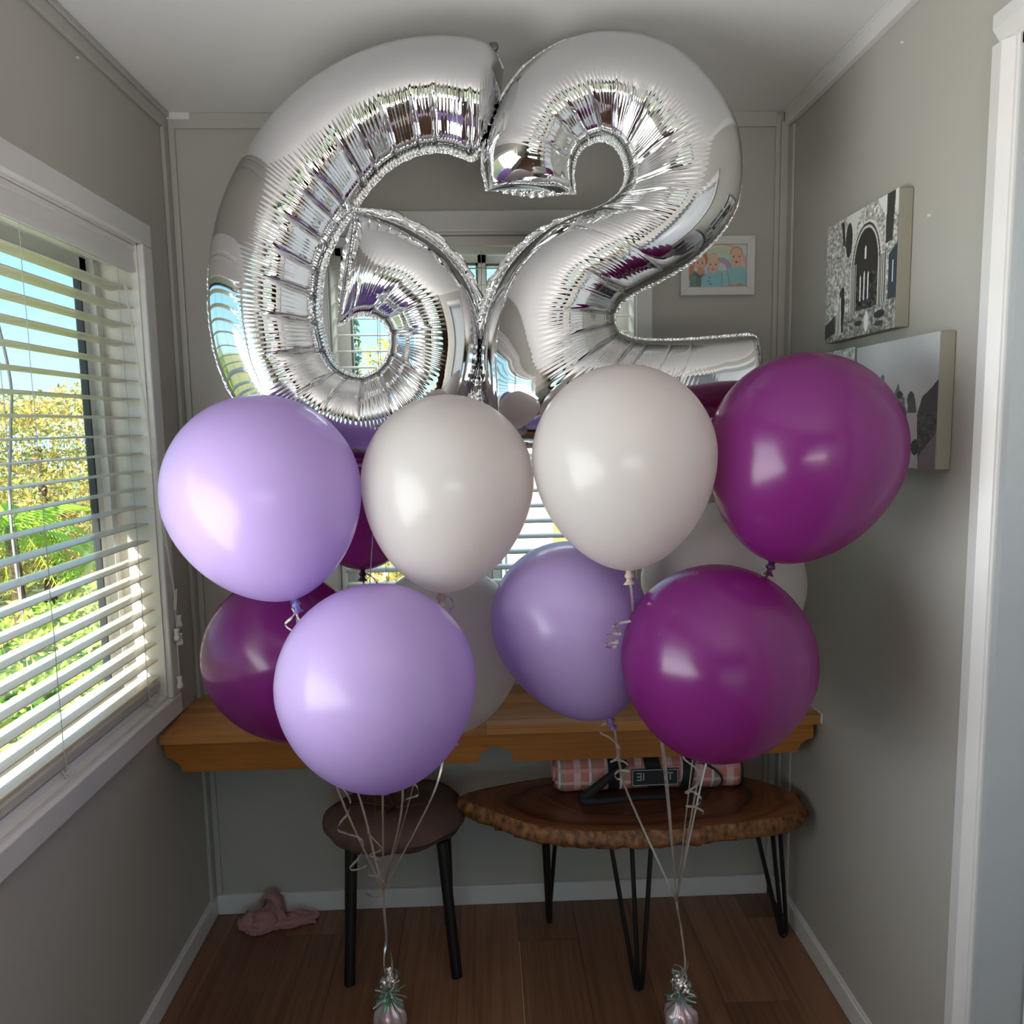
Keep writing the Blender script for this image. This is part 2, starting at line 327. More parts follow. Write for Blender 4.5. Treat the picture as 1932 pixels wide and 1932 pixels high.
# ---- window_2 (back)
w2 = thing('window_2', None, None, ((BX0+BX1)/2, 0, BZ0), kind='structure')
cw2 = .052
for nm, bx in (('casing_top', (BX0-cw2, BX1+cw2, -.02, 0, BZ1, BZ1+.064)), ('casing_bottom', (BX0-cw2, BX1+cw2, -.02, 0, BZ0-.05, BZ0)), ('casing_side', (BX0-cw2, BX0, -.02, 0, BZ0, BZ1)), ('casing_side', (BX1, BX1+cw2, -.02, 0, BZ0, BZ1))):
    bevel(part(MB().box(*bx), nm, m_white, w2), .005, 3)
for nm, bx in (('reveal_side', (BX0, BX0+e, -.004, T, BZ0, BZ1)), ('reveal_side', (BX1-e, BX1, -.004, T, BZ0, BZ1)), ('reveal_head', (BX0, BX1, -.004, T, BZ1-e, BZ1)), ('sill', (BX0, BX1, -.006, T, BZ0, BZ0+.012))):
    part(MB().box(*bx), nm, m_rev, w2)
mb = MB(); mb.box(BX0+e, BX0+.024, .10, .138, BZ0+.01, BZ1-e); mb.box(BX1-.04, BX1-e, .10, .138, BZ0+.01, BZ1-e); mb.box(BX0, BX1, .10, .138, BZ1-.045, BZ1-e); mb.box(BX0, BX1, .10, .138, BZ0+.01, BZ0+.05); part(mb, 'frame', m_frame, w2)
xm = .955
for a, b, yo in ((BX0+.02, xm+.015, .112), (xm-.015, BX1-.035, .128)):
    mb = MB(); q = .026
    mb.box(a, a+q, yo-.008, yo+.008, BZ0+.05, BZ1-.045); mb.box(b-q, b, yo-.008, yo+.008, BZ0+.05, BZ1-.045); mb.box(a, b, yo-.008, yo+.008, BZ1-.045-q, BZ1-.045); mb.box(a, b, yo-.008, yo+.008, BZ0+.05, BZ0+.05+q)
    s_ = part(mb, 'sash', m_frame, w2)
    mb = MB(); g = .007
    mb.box(a+q, a+q+g, yo-.009, yo+.009, BZ0+.05+q, BZ1-.045-q); mb.box(b-q-g, b-q, yo-.009, yo+.009, BZ0+.05+q, BZ1-.045-q); mb.box(a+q, b-q, yo-.009, yo+.009, BZ1-.045-q-g, BZ1-.045-q)
    part(mb, 'gasket', m_gasket2, w2, s_)
    part(MB().box(a+q, b-q, yo-.002, yo+.002, BZ0+.05+q, BZ1-.045-q), 'glass_pane', m_glass, w2, s_)

# glass doors of the room behind (window_3), with timber stiles and curtains
w3 = thing('window_3', None, None, (1.55, -6.55, 0), kind='structure')
for x0 in (.25, 1.53): 
    mb = MB(); mb.box(x0, x0+.06, -6.58, -6.53, 0, 2.15); mb.box(x0+1.26, x0+1.32, -6.58, -6.53, 0, 2.15); mb.box(x0, x0+1.32, -6.58, -6.53, 0, .12); mb.box(x0, x0+1.32, -6.58, -6.53, 2.08, 2.15)
    s_ = part(mb, 'sash', m_frame, w3); part(MB().box(x0+.06, x0+1.26, -6.56, -6.55, .12, 2.08), 'glass_pane', m_glass, w3, s_)
def curtain(x0, x1):
    c = thing('curtain', None, 'curtain', ((x0+x1)/2, -6.40, 0)); n = 60; mb = MB(); vs = []
    for i in range(n+1):
        t = i/n; vs += [(x0+(x1-x0)*t, -6.40+.03*math.sin(t*40), .02), (x0+(x1-x0)*t, -6.40+.025*math.sin(t*40+.4), 2.3)]
    mb.add(vs, [(2*i, 2*i+2, 2*i+3, 2*i+1) for i in range(n)])
    part(mb, 'curtain_cloth', principled('brown_curtain', lin((120, 74, 48)), .8), c, smooth=True); part(MB().tube([(x0-.05, -6.4, 2.32), (x1+.05, -6.4, 2.32)], .012), 'rod', m_black, c); return c
curtain(.02, .32)['label'] = 'brown curtain at the left of the rear glass doors'
curtain(2.9, 3.3)['label'] = 'brown curtain at the right of the rear glass doors'
mb = MB(); mb.box(3.5, 4.6, -6.48, -6.40, 0, 2.1); tag(struct('door_2', mb, m_dark), kind='structure')

# ------------------------------------------------------------------ venetian blinds
def blind(axis, name, label, p0, p1, c, zs, width, tilt, ladders, val, rail_z, root_loc):
    """axis 'y': slats run along y at x=c ; axis 'x': slats run along x at y=c"""
    r = thing(name, label, 'blind', root_loc, 'white venetian blinds at the two windows'); L = p1-p0; me = None
    th = .0028; k = 5
    for i, z in enumerate(zs):
        if me is None:
            mb = MB(); pr = []
            for j in range(k+1):
                u = -1+2*j/k; pr.append((u*width/2, .0022*(1-u*u)))
            top = [(a, b+th/2) for a, b in pr]; bot = [(a, b-th/2) for a, b in pr[::-1]]; poly = top+bot
            if axis == 'y': mb.prism([(a, b) for a, b in poly], 'y', -L/2, L/2)
            else: mb.prism([(a, b) for a, b in poly], 'x', -L/2, L/2)
            o = mb.build('slat', m_slat, r); me = o.data
        else:
            o = bpy.data.objects.new('slat', me); C.objects.link(o); o.parent = r
        mid = (p0+p1)/2; jit = random.uniform(-.012, .012)
        w = Vector((c, mid, z)) if axis == 'y' else Vector((mid, c, z)); o.location = w-Vector(root_loc)
        o.rotation_euler = (0, tilt+jit, 0) if axis == 'y' else (tilt+jit, 0, 0)
    # ladder cords: front and back verticals with rungs
    for q in ladders:
        mb = MB(); zt, zb = zs[0]+.05, rail_z
        for s_ in (-1, 1):
            off = s_*(width/2+.0015); nn = 26
            pts = [((c+off, q+.0012*math.sin(j*1.7), zt+(zb-zt)*j/nn) if axis == 'y' else (q+.0012*math.sin(j*1.7), c+off, zt+(zb-zt)*j/nn)) for j in range(nn+1)]
            mb.tube(pts, .0009, 5)
        for z in zs:
            a, b = (c-width/2, c+width/2)
            mb.tube([(a, q-.004, z-.003), (b, q+.004, z-.003)] if axis == 'y' else [(q-.004, a, z-.003), (q+.004, b, z-.003)], .0006, 4)
        part(mb, 'ladder_cord', m_cordgrey, r)
    # head rail and valance
    a, b = p0-.004, p1+.004
    if axis == 'y':
        v = MB().box(c+.022, c+.036, a, b, val[0], val[1]); v.box(c+.034, c+.042, a, b, val[0], val[0]+.012); v.box(c+.034, c+.042, a, b, val[1]-.014, val[1])
        part(v, 'valance', m_val, r); part(MB().box(c-.03, c+.02, a, b, val[0]+.018, val[1]-.004), 'head_rail', m_val, r)
        rl = MB().box(c-.026, c+.026, p0, p1, rail_z-.012, rail_z+.008); part(rl, 'bottom_rail', m_val, r)
    else:
        v = MB().box(a, b, c-.036, c-.022, val[0], val[1]); v.box(a, b, c-.042, c-.034, val[0], val[0]+.01)
        part(v, 'valance', m_val, r); part(MB().box(a, b, c-.02, c+.03, val[0]+.012, val[1]-.004), 'head_rail', m_val, r)
        part(MB().box(p0, p1, c-.026, c+.026, rail_z-.012, rail_z+.008), 'bottom_rail', m_val, r)
    return r
zs = [2.030-.0502*i for i in range(23)]
bl = blind('y', 'venetian_blind', 'wide white venetian blind at the large left window with stacked bottom slats', WY0+.012, WY1-.012, -.043, zs, .060, -.03,
           [-.36, -.80, -1.25, -1.75, -2.25], (2.078, 2.150), .875, (-.043, ym, .87))
# stack of spare slats lying on the rail and the cord tangles under it
for i in range(5):
    o = bpy.data.objects.new('slat', bpy.data.objects['slat'].data); C.objects.link(o); o.parent = bl; o.location = (.0, 0, .022+.0042*i)
for k_, q in enumerate((-.36, -.80, -1.25, -1.75, -2.25)):
    mb = MB()
    for t_ in range(3):
        pts = [(-.006+.010*math.cos(a*1.3+t_*2), q+.016*math.sin(a+t_), .872+.012*math.sin(a*1.7+t_)) for a in np.linspace(0, 9, 40)]
        mb.tube(pts, .0011, 5)
    mb.tube([(-.012, q, 1.0), (-.008, q-.006, .93), (-.010, q+.004, .885)], .001, 5)
    part(mb, 'cord_tangle', m_cord, bl)
# pull cords hooked over the casing, with four acorn tassels
def tassel(x, y, z, root):
    mb = MB(); mb.lathe([(.0022, .030), (.0085, .029), (.0075, .024), (.0062, .014), (.0095, .004), (.0098, -.002), (.0075, -.006), (.003, -.007)], 14, x, y)
    mb.v = [(a, b, c_+z) for a, b, c_ in mb.v]; part(mb, 'cord_tassel', m_val, root, smooth=True)
mb = MB(); mb.tube([(-.01, -.325, 2.06), (.012, -.30, 1.7), (.026, -.262, 1.35), (.031, -.238, 1.17)], .0012, 5)
mb.tube([(-.01, -.335, 2.06), (.011, -.306, 1.7), (.025, -.27, 1.35), (.031, -.240, 1.165)], .0012, 5)
for t_ in range(4):
    mb.tube([(.031+.004*math.cos(a+t_), -.235+.010*math.sin(a+t_), 1.145+.030*math.cos(a*.98+t_*.5)) for a in np.linspace(0, 6.2, 24)], .0011, 5)
mb.tube([(.031, -.233, 1.13), (.031, -.226, 1.09)], .001, 5); mb.tube([(.031, -.24, 1.14), (.031, -.243, 1.05)], .001, 5); mb.tube([(.031, -.24, 1.14), (.031, -.246, 1.0), (.031, -.244, .91)], .001, 5)
part(mb, 'pull_cord', m_cord, bl)
mb = MB().tube([(.018, -.236, 1.16), (.036, -.236, 1.165), (.036, -.236, 1.172)], .002, 6); part(mb, 'cord_hook', m_white, bl)
for p_ in ((.031, -.222, 1.065), (.031, -.243, 1.03), (.033, -.228, 1.012), (.031, -.245, .885)): tassel(*p_, bl)
zs2 = [2.142-.0512*i for i in range(22)]
b2 = blind('x', 'venetian_blind', 'narrow white venetian blind at the back window behind the balloons', BX0+.012, BX1-.012, .045, zs2, .048, math.radians(10),
           [.62, .955, 1.31], (2.205, 2.235), .985, (.97, .045, .98))
b2['group'] = bl['group']

# ------------------------------------------------------------------ wall desk
dk = thing('wall_desk', 'oak desk shelf spanning the nook with a scalloped apron', 'desk', (W/2, -.17, .747))
zt_, zb_ = .775, .747; yf = -.350; ns = 8; sw = (-.002-yf)/ns
for i in range(ns):
    y0 = yf+i*sw; segs = [0.003]; x = random.uniform(.25, .6)
    while x < W-.15: segs.append(x); x += random.uniform(.35, .62)
    segs.append(W-.003)
    for a, b in zip(segs[:-1], segs[1:]):
        mb = MB().box(-(b-a)/2+.0001, (b-a)/2-.0001, -sw/2+.0001, sw/2-.0001, -.014, .014-(.0006 if (i*7+int(a*10)) % 3 == 0 else 0))
        o = mb.build('stave', m_desk, dk, loc=((a+b)/2-W/2, y0+sw/2+.17, .014))
# apron: left and right scroll corners and a half round notch
pts = [(.010, .746), (.010, .715), (.016, .703), (.026, .700), (.038, .693), (.050, .680), (.057, .667), (.060, .656)]
pts += [(.915, .656)]+[(.967-.052*math.cos(a), .656+.047*math.sin(a)) for a in np.linspace(.12, PI-.12, 14)]+[(1.019, .656)]
pts += [(1.866, .656), (1.869, .668), (1.876, .680), (1.887, .690), (1.900, .696), (1.912, .698), (1.914, .705), (1.914, .746)]
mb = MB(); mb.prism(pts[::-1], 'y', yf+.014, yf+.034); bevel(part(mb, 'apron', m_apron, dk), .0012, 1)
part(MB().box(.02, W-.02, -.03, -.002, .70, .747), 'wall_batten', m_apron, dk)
mb = MB(); mb.tube([(W-.002, -.349, .778), (W-.003, -.30, .777), (W-.003, -.20, .777), (W-.003, -.06, .777)], .0025, 6); mb.box(W-.006, W-.001, -.352, -.349, .75, .777)
o_ = part(mb, 'sealant_bead', m_white, dk); o_['label'] = 'white sealant bead along the right wall'

# ------------------------------------------------------------------ wall pictures
m_print = attr_mat('photo_print', .35, .1); m_canvas = attr_mat('canvas_print', .55)
m_canvas_edge = principled('canvas_edge', lin((146, 142, 128)), .7, bump=.3, bscale=900)
def smooth_noise(nx, ny, cells, seed):
    r = np.random.default_rng(seed); g = r.random((cells+2, cells+2)); X = np.linspace(0, cells, nx); Y = np.linspace(0, cells, ny); xi = X.astype(int); yi = Y.astype(int); fx = (X-xi)[None, :]; fy = (Y-yi)[:, None]
    fx = fx*fx*(3-2*fx); fy = fy*fy*(3-2*fy); a = g[np.ix_(yi, xi)]; b = g[np.ix_(yi, xi+1)]; c = g[np.ix_(yi+1, xi)]; d = g[np.ix_(yi+1, xi+1)]
    return (a*(1-fx)+b*fx)*(1-fy)+(c*(1-fx)+d*fx)*fy
class Paint:
    def __init__(s, nx, ny, bgc): s.nx = nx; s.ny = ny; s.im = np.zeros((ny, nx, 3)); s.im[:] = bgc; s.V, s.U = np.meshgrid((np.arange(ny)+.5)/ny, (np.arange(nx)+.5)/nx, indexing='ij')
    def put(s, mask, c, a=1.0):
        k = (mask.astype(float)*a)[..., None]; s.im = s.im*(1-k)+np.array(c)*k
    def ell(s, u, v, ru, rv, c, a=1.0, rot=0):
        du, dv = s.U-u, s.V-v; cr_, sr_ = math.cos(rot), math.sin(rot); x = du*cr_+dv*sr_; y = -du*sr_+dv*cr_; s.put((x/ru)**2+(y/rv)**2 < 1, c, a)
    def poly(s, P, c, a=1.0):
        inside = np.zeros(s.U.shape, bool); n = len(P)
        for i in range(n):
            (x1, y1), (x2, y2) = P[i], P[(i+1) % n]
            cond = (y1 > s.V) != (y2 > s.V); xx = (x2-x1)*(s.V-y1)/((y2-y1) if y2 != y1 else 1e-9)+x1; inside ^= cond & (s.U < xx)
        s.put(inside, c, a)
    def mesh(s, name, mat, parent, o, du, dv):
        """o = top-left corner, du/dv = full edge vectors"""
        o, du, dv = Vector(o), Vector(du), Vector(dv); nx, ny = s.nx, s.ny; uu, vv = np.meshgrid(np.linspace(0, 1, nx+1), np.linspace(0, 1, ny+1)); V = np.array(o)[None]+uu.reshape(-1, 1)*np.array(du)[None]+vv.reshape(-1, 1)*np.array(dv)[None]
        i, j = np.meshgrid(np.arange(nx), np.arange(ny)); a = (j*(nx+1)+i).ravel(); F = np.stack([a, a+nx+1, a+nx+2, a+1], 1)
        ob = arrmesh(name, V, F, mat, parent, False); at = ob.data.color_attributes.new('col', 'FLOAT_COLOR', 'CORNER'); srgb = np.clip(s.im.reshape(-1, 3), 0, 255)/255
        L = np.where(srgb <= .04045, srgb/12.92, ((srgb+.055)/1.055)**2.4); cc = np.ones((nx*ny*4, 4), np.float32); cc[:, :3] = np.repeat(L, 4, axis=0); at.data.foreach_set('color', cc.ravel()); return ob
# the framed snapshot of three children
fr = thing('photo_frame', 'white framed colour photo of three children on the back wall', 'picture', (1.705, -.002, 2.132))
fx0, fx1, fz0, fz1 = 1.587, 1.824, 2.041, 2.224; bw = .026; dy = -.018
for nm, poly in (('frame_rail', [(fx0, fz1), (fx1, fz1), (fx1-bw, fz1-bw), (fx0+bw, fz1-bw)]), ('frame_rail', [(fx0, fz0), (fx0+bw, fz0+bw), (fx1-bw, fz0+bw), (fx1, fz0)]), ('frame_stile', [(fx0, fz0), (fx0, fz1), (fx0+bw, fz1-bw), (fx0+bw, fz0+bw)]), ('frame_stile', [(fx1, fz0), (fx1-bw, fz0+bw), (fx1-bw, fz1-bw), (fx1, fz1)])):
    bevel(part(MB().prism(poly, 'y', dy, -.001), nm, m_white, fr), .0015, 1)
P_ = Paint(150, 116, (214, 224, 226)); U, V = P_.U, P_.V
for r0, r1, c in ((.50, .445, (226, 172, 176)), (.445, .40, (232, 214, 178)), (.40, .30, (206, 216, 190)), (.30, .22, (208, 220, 214)), (.22, .17, (150, 180, 200)), (.17, .12, (222, 150, 190))):
    d2 = np.hypot((U-.54), (V-.58)*.78); P_.put((d2 < r0) & (d2 > r1), c, .9)
skin, skin2, hair = (236, 190, 168), (222, 158, 138), (206, 160, 118)
P_.ell(.20, .33, .13, .26, (196, 120, 84)); P_.poly([(0, .62), (.03, .45), (.10, .50), (.08, .75), (0, .85)], (206, 120, 96))
P_.ell(.20, .43, .095, .19, skin); P_.poly([(.16, .56), (.27, .56), (.30, .68), (.22, .74), (.14, .66)], skin2)
P_.poly([(.02, 1), (.03, .70), (.10, .60), (.20, .72), (.25, .66), (.27, 1)], (108, 126, 122)); P_.poly([(.06, .70), (.12, .62), (.22, .74), (.20, .8)], (90, 108, 104))
P_.poly([(.22, 1), (.23, .78), (.30, .68), (.36, .62), (.55, .60), (.62, .66), (.64, 1)], (150, 202, 214)); P_.poly([(.58, 1), (.60, .62), (.74, .54), (.90, .52), (1, .58), (1, 1)], (156, 206, 218))
P_.poly([(.56, .66), (.585, .66), (.60, 1), (.575, 1)], (128, 178, 192)); P_.poly([(.66, .6), (.68, .6), (.73, .92), (.70, .92)], (132, 182, 196))
P_.ell(.43, .40, .108, .20, hair); P_.ell(.425, .46, .10, .205, skin); P_.ell(.43, .30, .085, .08, (232, 196, 170))
P_.ell(.83, .21, .108, .17, (222, 150, 104)); P_.ell(.83, .32, .106, .24, skin); P_.ell(.94, .45, .03, .08, (238, 200, 190))
for (u, v, s_) in ((.20, .43, .9), (.425, .47, 1), (.83, .29, 1.05)):
    for q in (-1, 1): P_.ell(u+q*.046*s_, v, .016*s_, .015, (70, 60, 66)); P_.ell(u+q*.046*s_, v-.035, .024*s_, .008, (196, 148, 120)); P_.ell(u+q*.066*s_, v+.09, .022, .03, (232, 160, 148), .6)
    P_.ell(u, v+.055, .014, .012, (206, 142, 126)); P_.ell(u, v+.115, .03*s_, .014 if s_ != .9 else .010, (186, 88, 90))
P_.ell(.83, .418, .018, .02, (140, 60, 66)); P_.ell(.90, .955, .065, .05, skin2); P_.ell(.73, .96, .045, .03, skin2); P_.ell(.80, .93, .02, .03, skin)
for u, v in ((.37, .78), (.35, .86), (.38, .93), (.27, .72)): P_.ell(u, v, .02, .015, (84, 140, 160))
P_.im += (rng.random(P_.im.shape)-.5)*8; P_.im = np.clip(P_.im, 0, 255)
ph = P_.mesh('photo_print', m_print, fr, (fx0+bw-1.705, -.008, fz1-bw-2.132), (fx1-fx0-2*bw, 0, 0), (0, 0, -(fz1-fz0-2*bw)))
part(MB().box(fx0+bw, fx1-bw, -.0105, -.0098, fz0+bw, fz1-bw), 'glass', m_glass, fr)

def canvas(name, label, y_far, y_near, z0, z1, painter, t=.034):
    r = thing(name, label, 'picture', (W-.001, (y_far+y_near)/2, (z0+z1)/2), 'canvas prints on the right wall'); xf = W-t
    ed = MB().box(xf, W-.001, y_near, y_far, z0, z1); bevel(part(ed, 'stretched_canvas', m_canvas_edge, r), .002, 1)
    painter.im = np.clip(painter.im, 0, 255)
    painter.mesh('canvas_face', m_canvas, r, (xf-.0008-(W-.001), y_far-(y_far+y_near)/2, z1-(z0+z1)/2), (0, y_near-y_far, 0), (0, 0, z0-z1)); return r
def tex(P, amp, seed, cells=(60, 30)):
    n = smooth_noise(P.nx, P.ny, cells[0], seed)+smooth_noise(P.nx, P.ny, cells[1], seed+1)-1; return n[..., None]*amp*.62
# ruined abbey with a couple
P_ = Paint(170, 150, (212, 210, 204)); U, V = P_.U, P_.V
P_.im -= 26; P_.im += tex(P_, 150, 3, (75, 40))
P_.poly([(.30, 0), (.52, 0), (.46, .12), (.40, .30), (.33, .1)], (222, 222, 216)); P_.poly([(.74, 0), (.90, 0), (.86, .18)], (232, 232, 226)); P_.poly([(.95, 0), (1, 0), (1, .16), (.96, .12)], (232, 232, 226))
P_.poly([(.86, 0), (.96, 0), (.94, .35), (.85, .36)], (62, 60, 58)); P_.ell(.35, .20, .05, .14, (56, 54, 52)); P_.poly([(.23, .03), (.27, .02), (.30, .24), (.26, .22)], (60, 58, 56))
for ru, rv, c in ((.215, .35, (222, 220, 212)), (.195, .33, (70, 68, 64)), (.18, .31, (214, 212, 204)), (.165, .29, (52, 47, 46))):
    P_.put(((U-.60)/ru)**2+((V-.46)/rv)**2 < 1, c); P_.put((abs(U-.60) < ru) & (V > .46) & (V < .80), c)
arch = (abs(U-.60) < .165) & (V > .52) & (V < .80); P_.im[arch] = P_.im[arch]+(tex(P_, 120, 9, (60, 40)))[arch]
for u0, u1, v0, v1 in ((.585, .605, .30, .41), (.525, .542, .52, .73), (.575, .597, .50, .73), (.63, .65, .51, .73)): P_.poly([(u0, v0+.02), ((u0+u1)/2, v0), (u1, v0+.02), (u1, v1), (u0, v1)], (240, 240, 234))
for u in (.40, .425, .45, .80, .825, .85): P_.poly([(u, .42), (u+.012, .42), (u+.012, .84), (u, .84)], (92, 90, 86)); P_.poly([(u+.012, .42), (u+.022, .42), (u+.022, .84), (u+.012, .84)], (214, 212, 206))
P_.poly([(.90, .45), (1, .38), (1, .78), (.90, .78)], (58, 66, 76)); P_.poly([(.945, .5), (.96, .5), (.96, .66), (.945, .66)], (226, 232, 236))
P_.poly([(0, .86), (.3, .82), (1, .78), (1, 1), (0, 1)], (150, 148, 142)); fl_ = V > .86-.08*U; P_.im[fl_] += (tex(P_, 150, 21, (70, 45)))[fl_]
for u, v, ru, rv, c in ((.80, .87, .07, .03, (48, 48, 52)), (.52, .90, .06, .02, (60, 58, 58)), (.63, .90, .03, .08, (236, 238, 240)), (.80, .94, .06, .02, (66, 66, 66))): P_.ell(u, v, ru, rv, c)
P_.poly([(.235, .62), (.29, .60), (.31, .70), (.29, .94), (.25, .94)], (44, 42, 42)); P_.ell(.275, .60, .026, .035, (52, 48, 46)); P_.ell(.245, .61, .024, .03, (74, 66, 60)); P_.poly([(.215, .66), (.25, .64), (.265, .95), (.165, .955), (.195, .80)], (214, 212, 208)); P_.poly([(.22, .70), (.235, .69), (.225, .95), (.20, .95)], (160, 158, 154))
P_.poly([(0, .85), (.16, .78), (.17, .93), (0, .97)], (70, 68, 66))
canvas('canvas_print', 'upper black and white canvas of a ruined stone archway with a couple', -.372, -.735, 1.849, 2.158, P_)
# couple in front of ruined gables, pale sky
P_ = Paint(170, 140, (214, 216, 218)); U, V = P_.U, P_.V
P_.im -= (22*smooth_noise(P_.nx, P_.ny, 3, 31))[..., None]; P_.im[..., 0] += (10*(V))
P_.poly([(.0, .34), (.05, .27), (.09, .26), (.13, .40), (.13, 1), (0, 1)], (116, 112, 112)); P_.poly([(.33, .30), (.36, .26), (.385, .27), (.40, .44), (.50, .47), (.53, .40), (.565, .34), (.60, .44), (.64, .46), (.66, .60), (.66, 1), (.10, 1), (.12, .52), (.30, .52)], (124, 120, 122))
st = ((U > .12) & (U < .66) & (V > .42)) | ((U > .33) & (U < .40) & (V > .28)); P_.im[st] += (tex(P_, 110, 33, (70, 40)))[st]*.5
P_.poly([(.78, .62), (.84, .46), (.93, .40), (1, .34), (1, 1), (.74, 1)], (72, 62, 66)); sb = (U > .76) & (V > .58); P_.im[sb] += (tex(P_, 120, 41, (70, 40)))[sb]*.6
P_.poly([(.80, .93), (1, .72), (1, 1), (.78, 1)], (126, 104, 112))
P_.poly([(.48, .56), (.56, .50), (.66, .54), (.70, .62), (.66, 1), (.50, 1)], (78, 90, 88)); P_.ell(.585, .46, .035, .045, (150, 140, 136)); P_.ell(.585, .435, .036, .03, (70, 62, 60))
P_.ell(.715, .475, .042, .06, (84, 76, 72)); P_.poly([(.68, .5), (.76, .46), (.79, .60), (.68, .59)], (92, 86, 84)); P_.poly([(.67, .58), (.79, .58), (.80, .78), (.82, 1), (.66, 1)], (196, 186, 190)); P_.poly([(.70, .7), (.72, .7), (.71, 1), (.69, 1)], (168, 156, 162))
P_.ell(.78, .84, .045, .06, (60, 44, 52)); P_.im += (rng.random(P_.im.shape)-.5)*9
canvas('canvas_print', 'lower right canvas of a couple before grey ruins under a pale sky', -.560, -.918, 1.531, 1.819, P_)
P_ = Paint(120, 110, (206, 208, 206)); P_.im += tex(P_, 130, 51, (60, 30)); P_.poly([(.2, .4), (.5, .2), (.8, .5), (.8, 1), (.2, 1)], (110, 108, 106), .8)
canvas('canvas_print', 'lower left canvas mostly hidden behind the dark purple balloon', -.20, -.548, 1.55, 1.823, P_)

# ------------------------------------------------------------------ foil number balloons
SIX = [(1.015,2.460,1.007,2.379),(0.991,2.504,0.969,2.299),(0.955,2.521,0.941,2.263),(0.882,2.529,0.876,2.281),(0.785,2.521,0.814,2.276),(0.675,2.488,0.751,2.248),(0.570,2.429,0.700,2.203),(0.475,2.347,0.655,2.146),(0.403,2.252,0.616,2.090),(0.352,2.152,0.584,2.023),(0.324,2.050,0.572,1.963),(0.312,1.953,0.568,1.908),(0.315,1.855,0.574,1.864),(0.335,1.766,0.585,1.821),(0.389,1.667,0.605,1.787),(0.499,1.586,0.631,1.769),(0.650,1.553,0.665,1.762),(0.792,1.573,0.697,1.775),(0.877,1.636,0.719,1.796),(0.928,1.721,0.732,1.825),(0.947,1.822,0.735,1.846),(0.945,1.897,0.731,1.872),(0.928,1.965,0.719,1.891),(0.894,2.020,0.699,1.903),(0.845,2.070,0.679,1.909),(0.771,2.113,0.658,1.908),(0.716,2.133,0.641,1.902),(0.683,2.143,0.625,1.893),(0.655,2.147,0.608,1.886)]
TWO = [(1.176,2.178,0.973,2.187),(1.172,2.224,0.963,2.261),(1.178,2.257,0.982,2.332),(1.192,2.281,1.014,2.400),(1.214,2.295,1.068,2.464),(1.239,2.301,1.145,2.511),(1.259,2.296,1.237,2.533),(1.276,2.284,1.336,2.526),(1.290,2.264,1.429,2.486),(1.299,2.235,1.509,2.410),(1.299,2.211,1.557,2.324),(1.289,2.187,1.571,2.228),(1.267,2.166,1.559,2.143),(1.235,2.148,1.516,2.076),(1.185,2.130,1.452,2.019),(1.122,2.104,1.382,1.979),(1.058,2.058,1.324,1.951),(1.007,2.001,1.288,1.928),(0.970,1.927,1.273,1.903),(0.950,1.847,1.270,1.888),(0.944,1.759,1.273,1.875),(0.952,1.670,1.279,1.863),(0.993,1.608,1.292,1.852),(1.077,1.594,1.318,1.843),(1.194,1.594,1.363,1.838),(1.324,1.597,1.441,1.838),(1.469,1.603,1.531,1.843),(1.587,1.614,1.603,1.846),(1.624,1.633,1.623,1.832)]
m_foil = principled('silver_foil', (.68, .68, .69), .045, 1.0)
m_seam = principled('silver_foil_seam', (.66, .66, .665), .14, 1.0)
def sstep(a, b, x): t = np.clip((x-a)/(b-a), 0, 1); return t*t*(3-2*t)
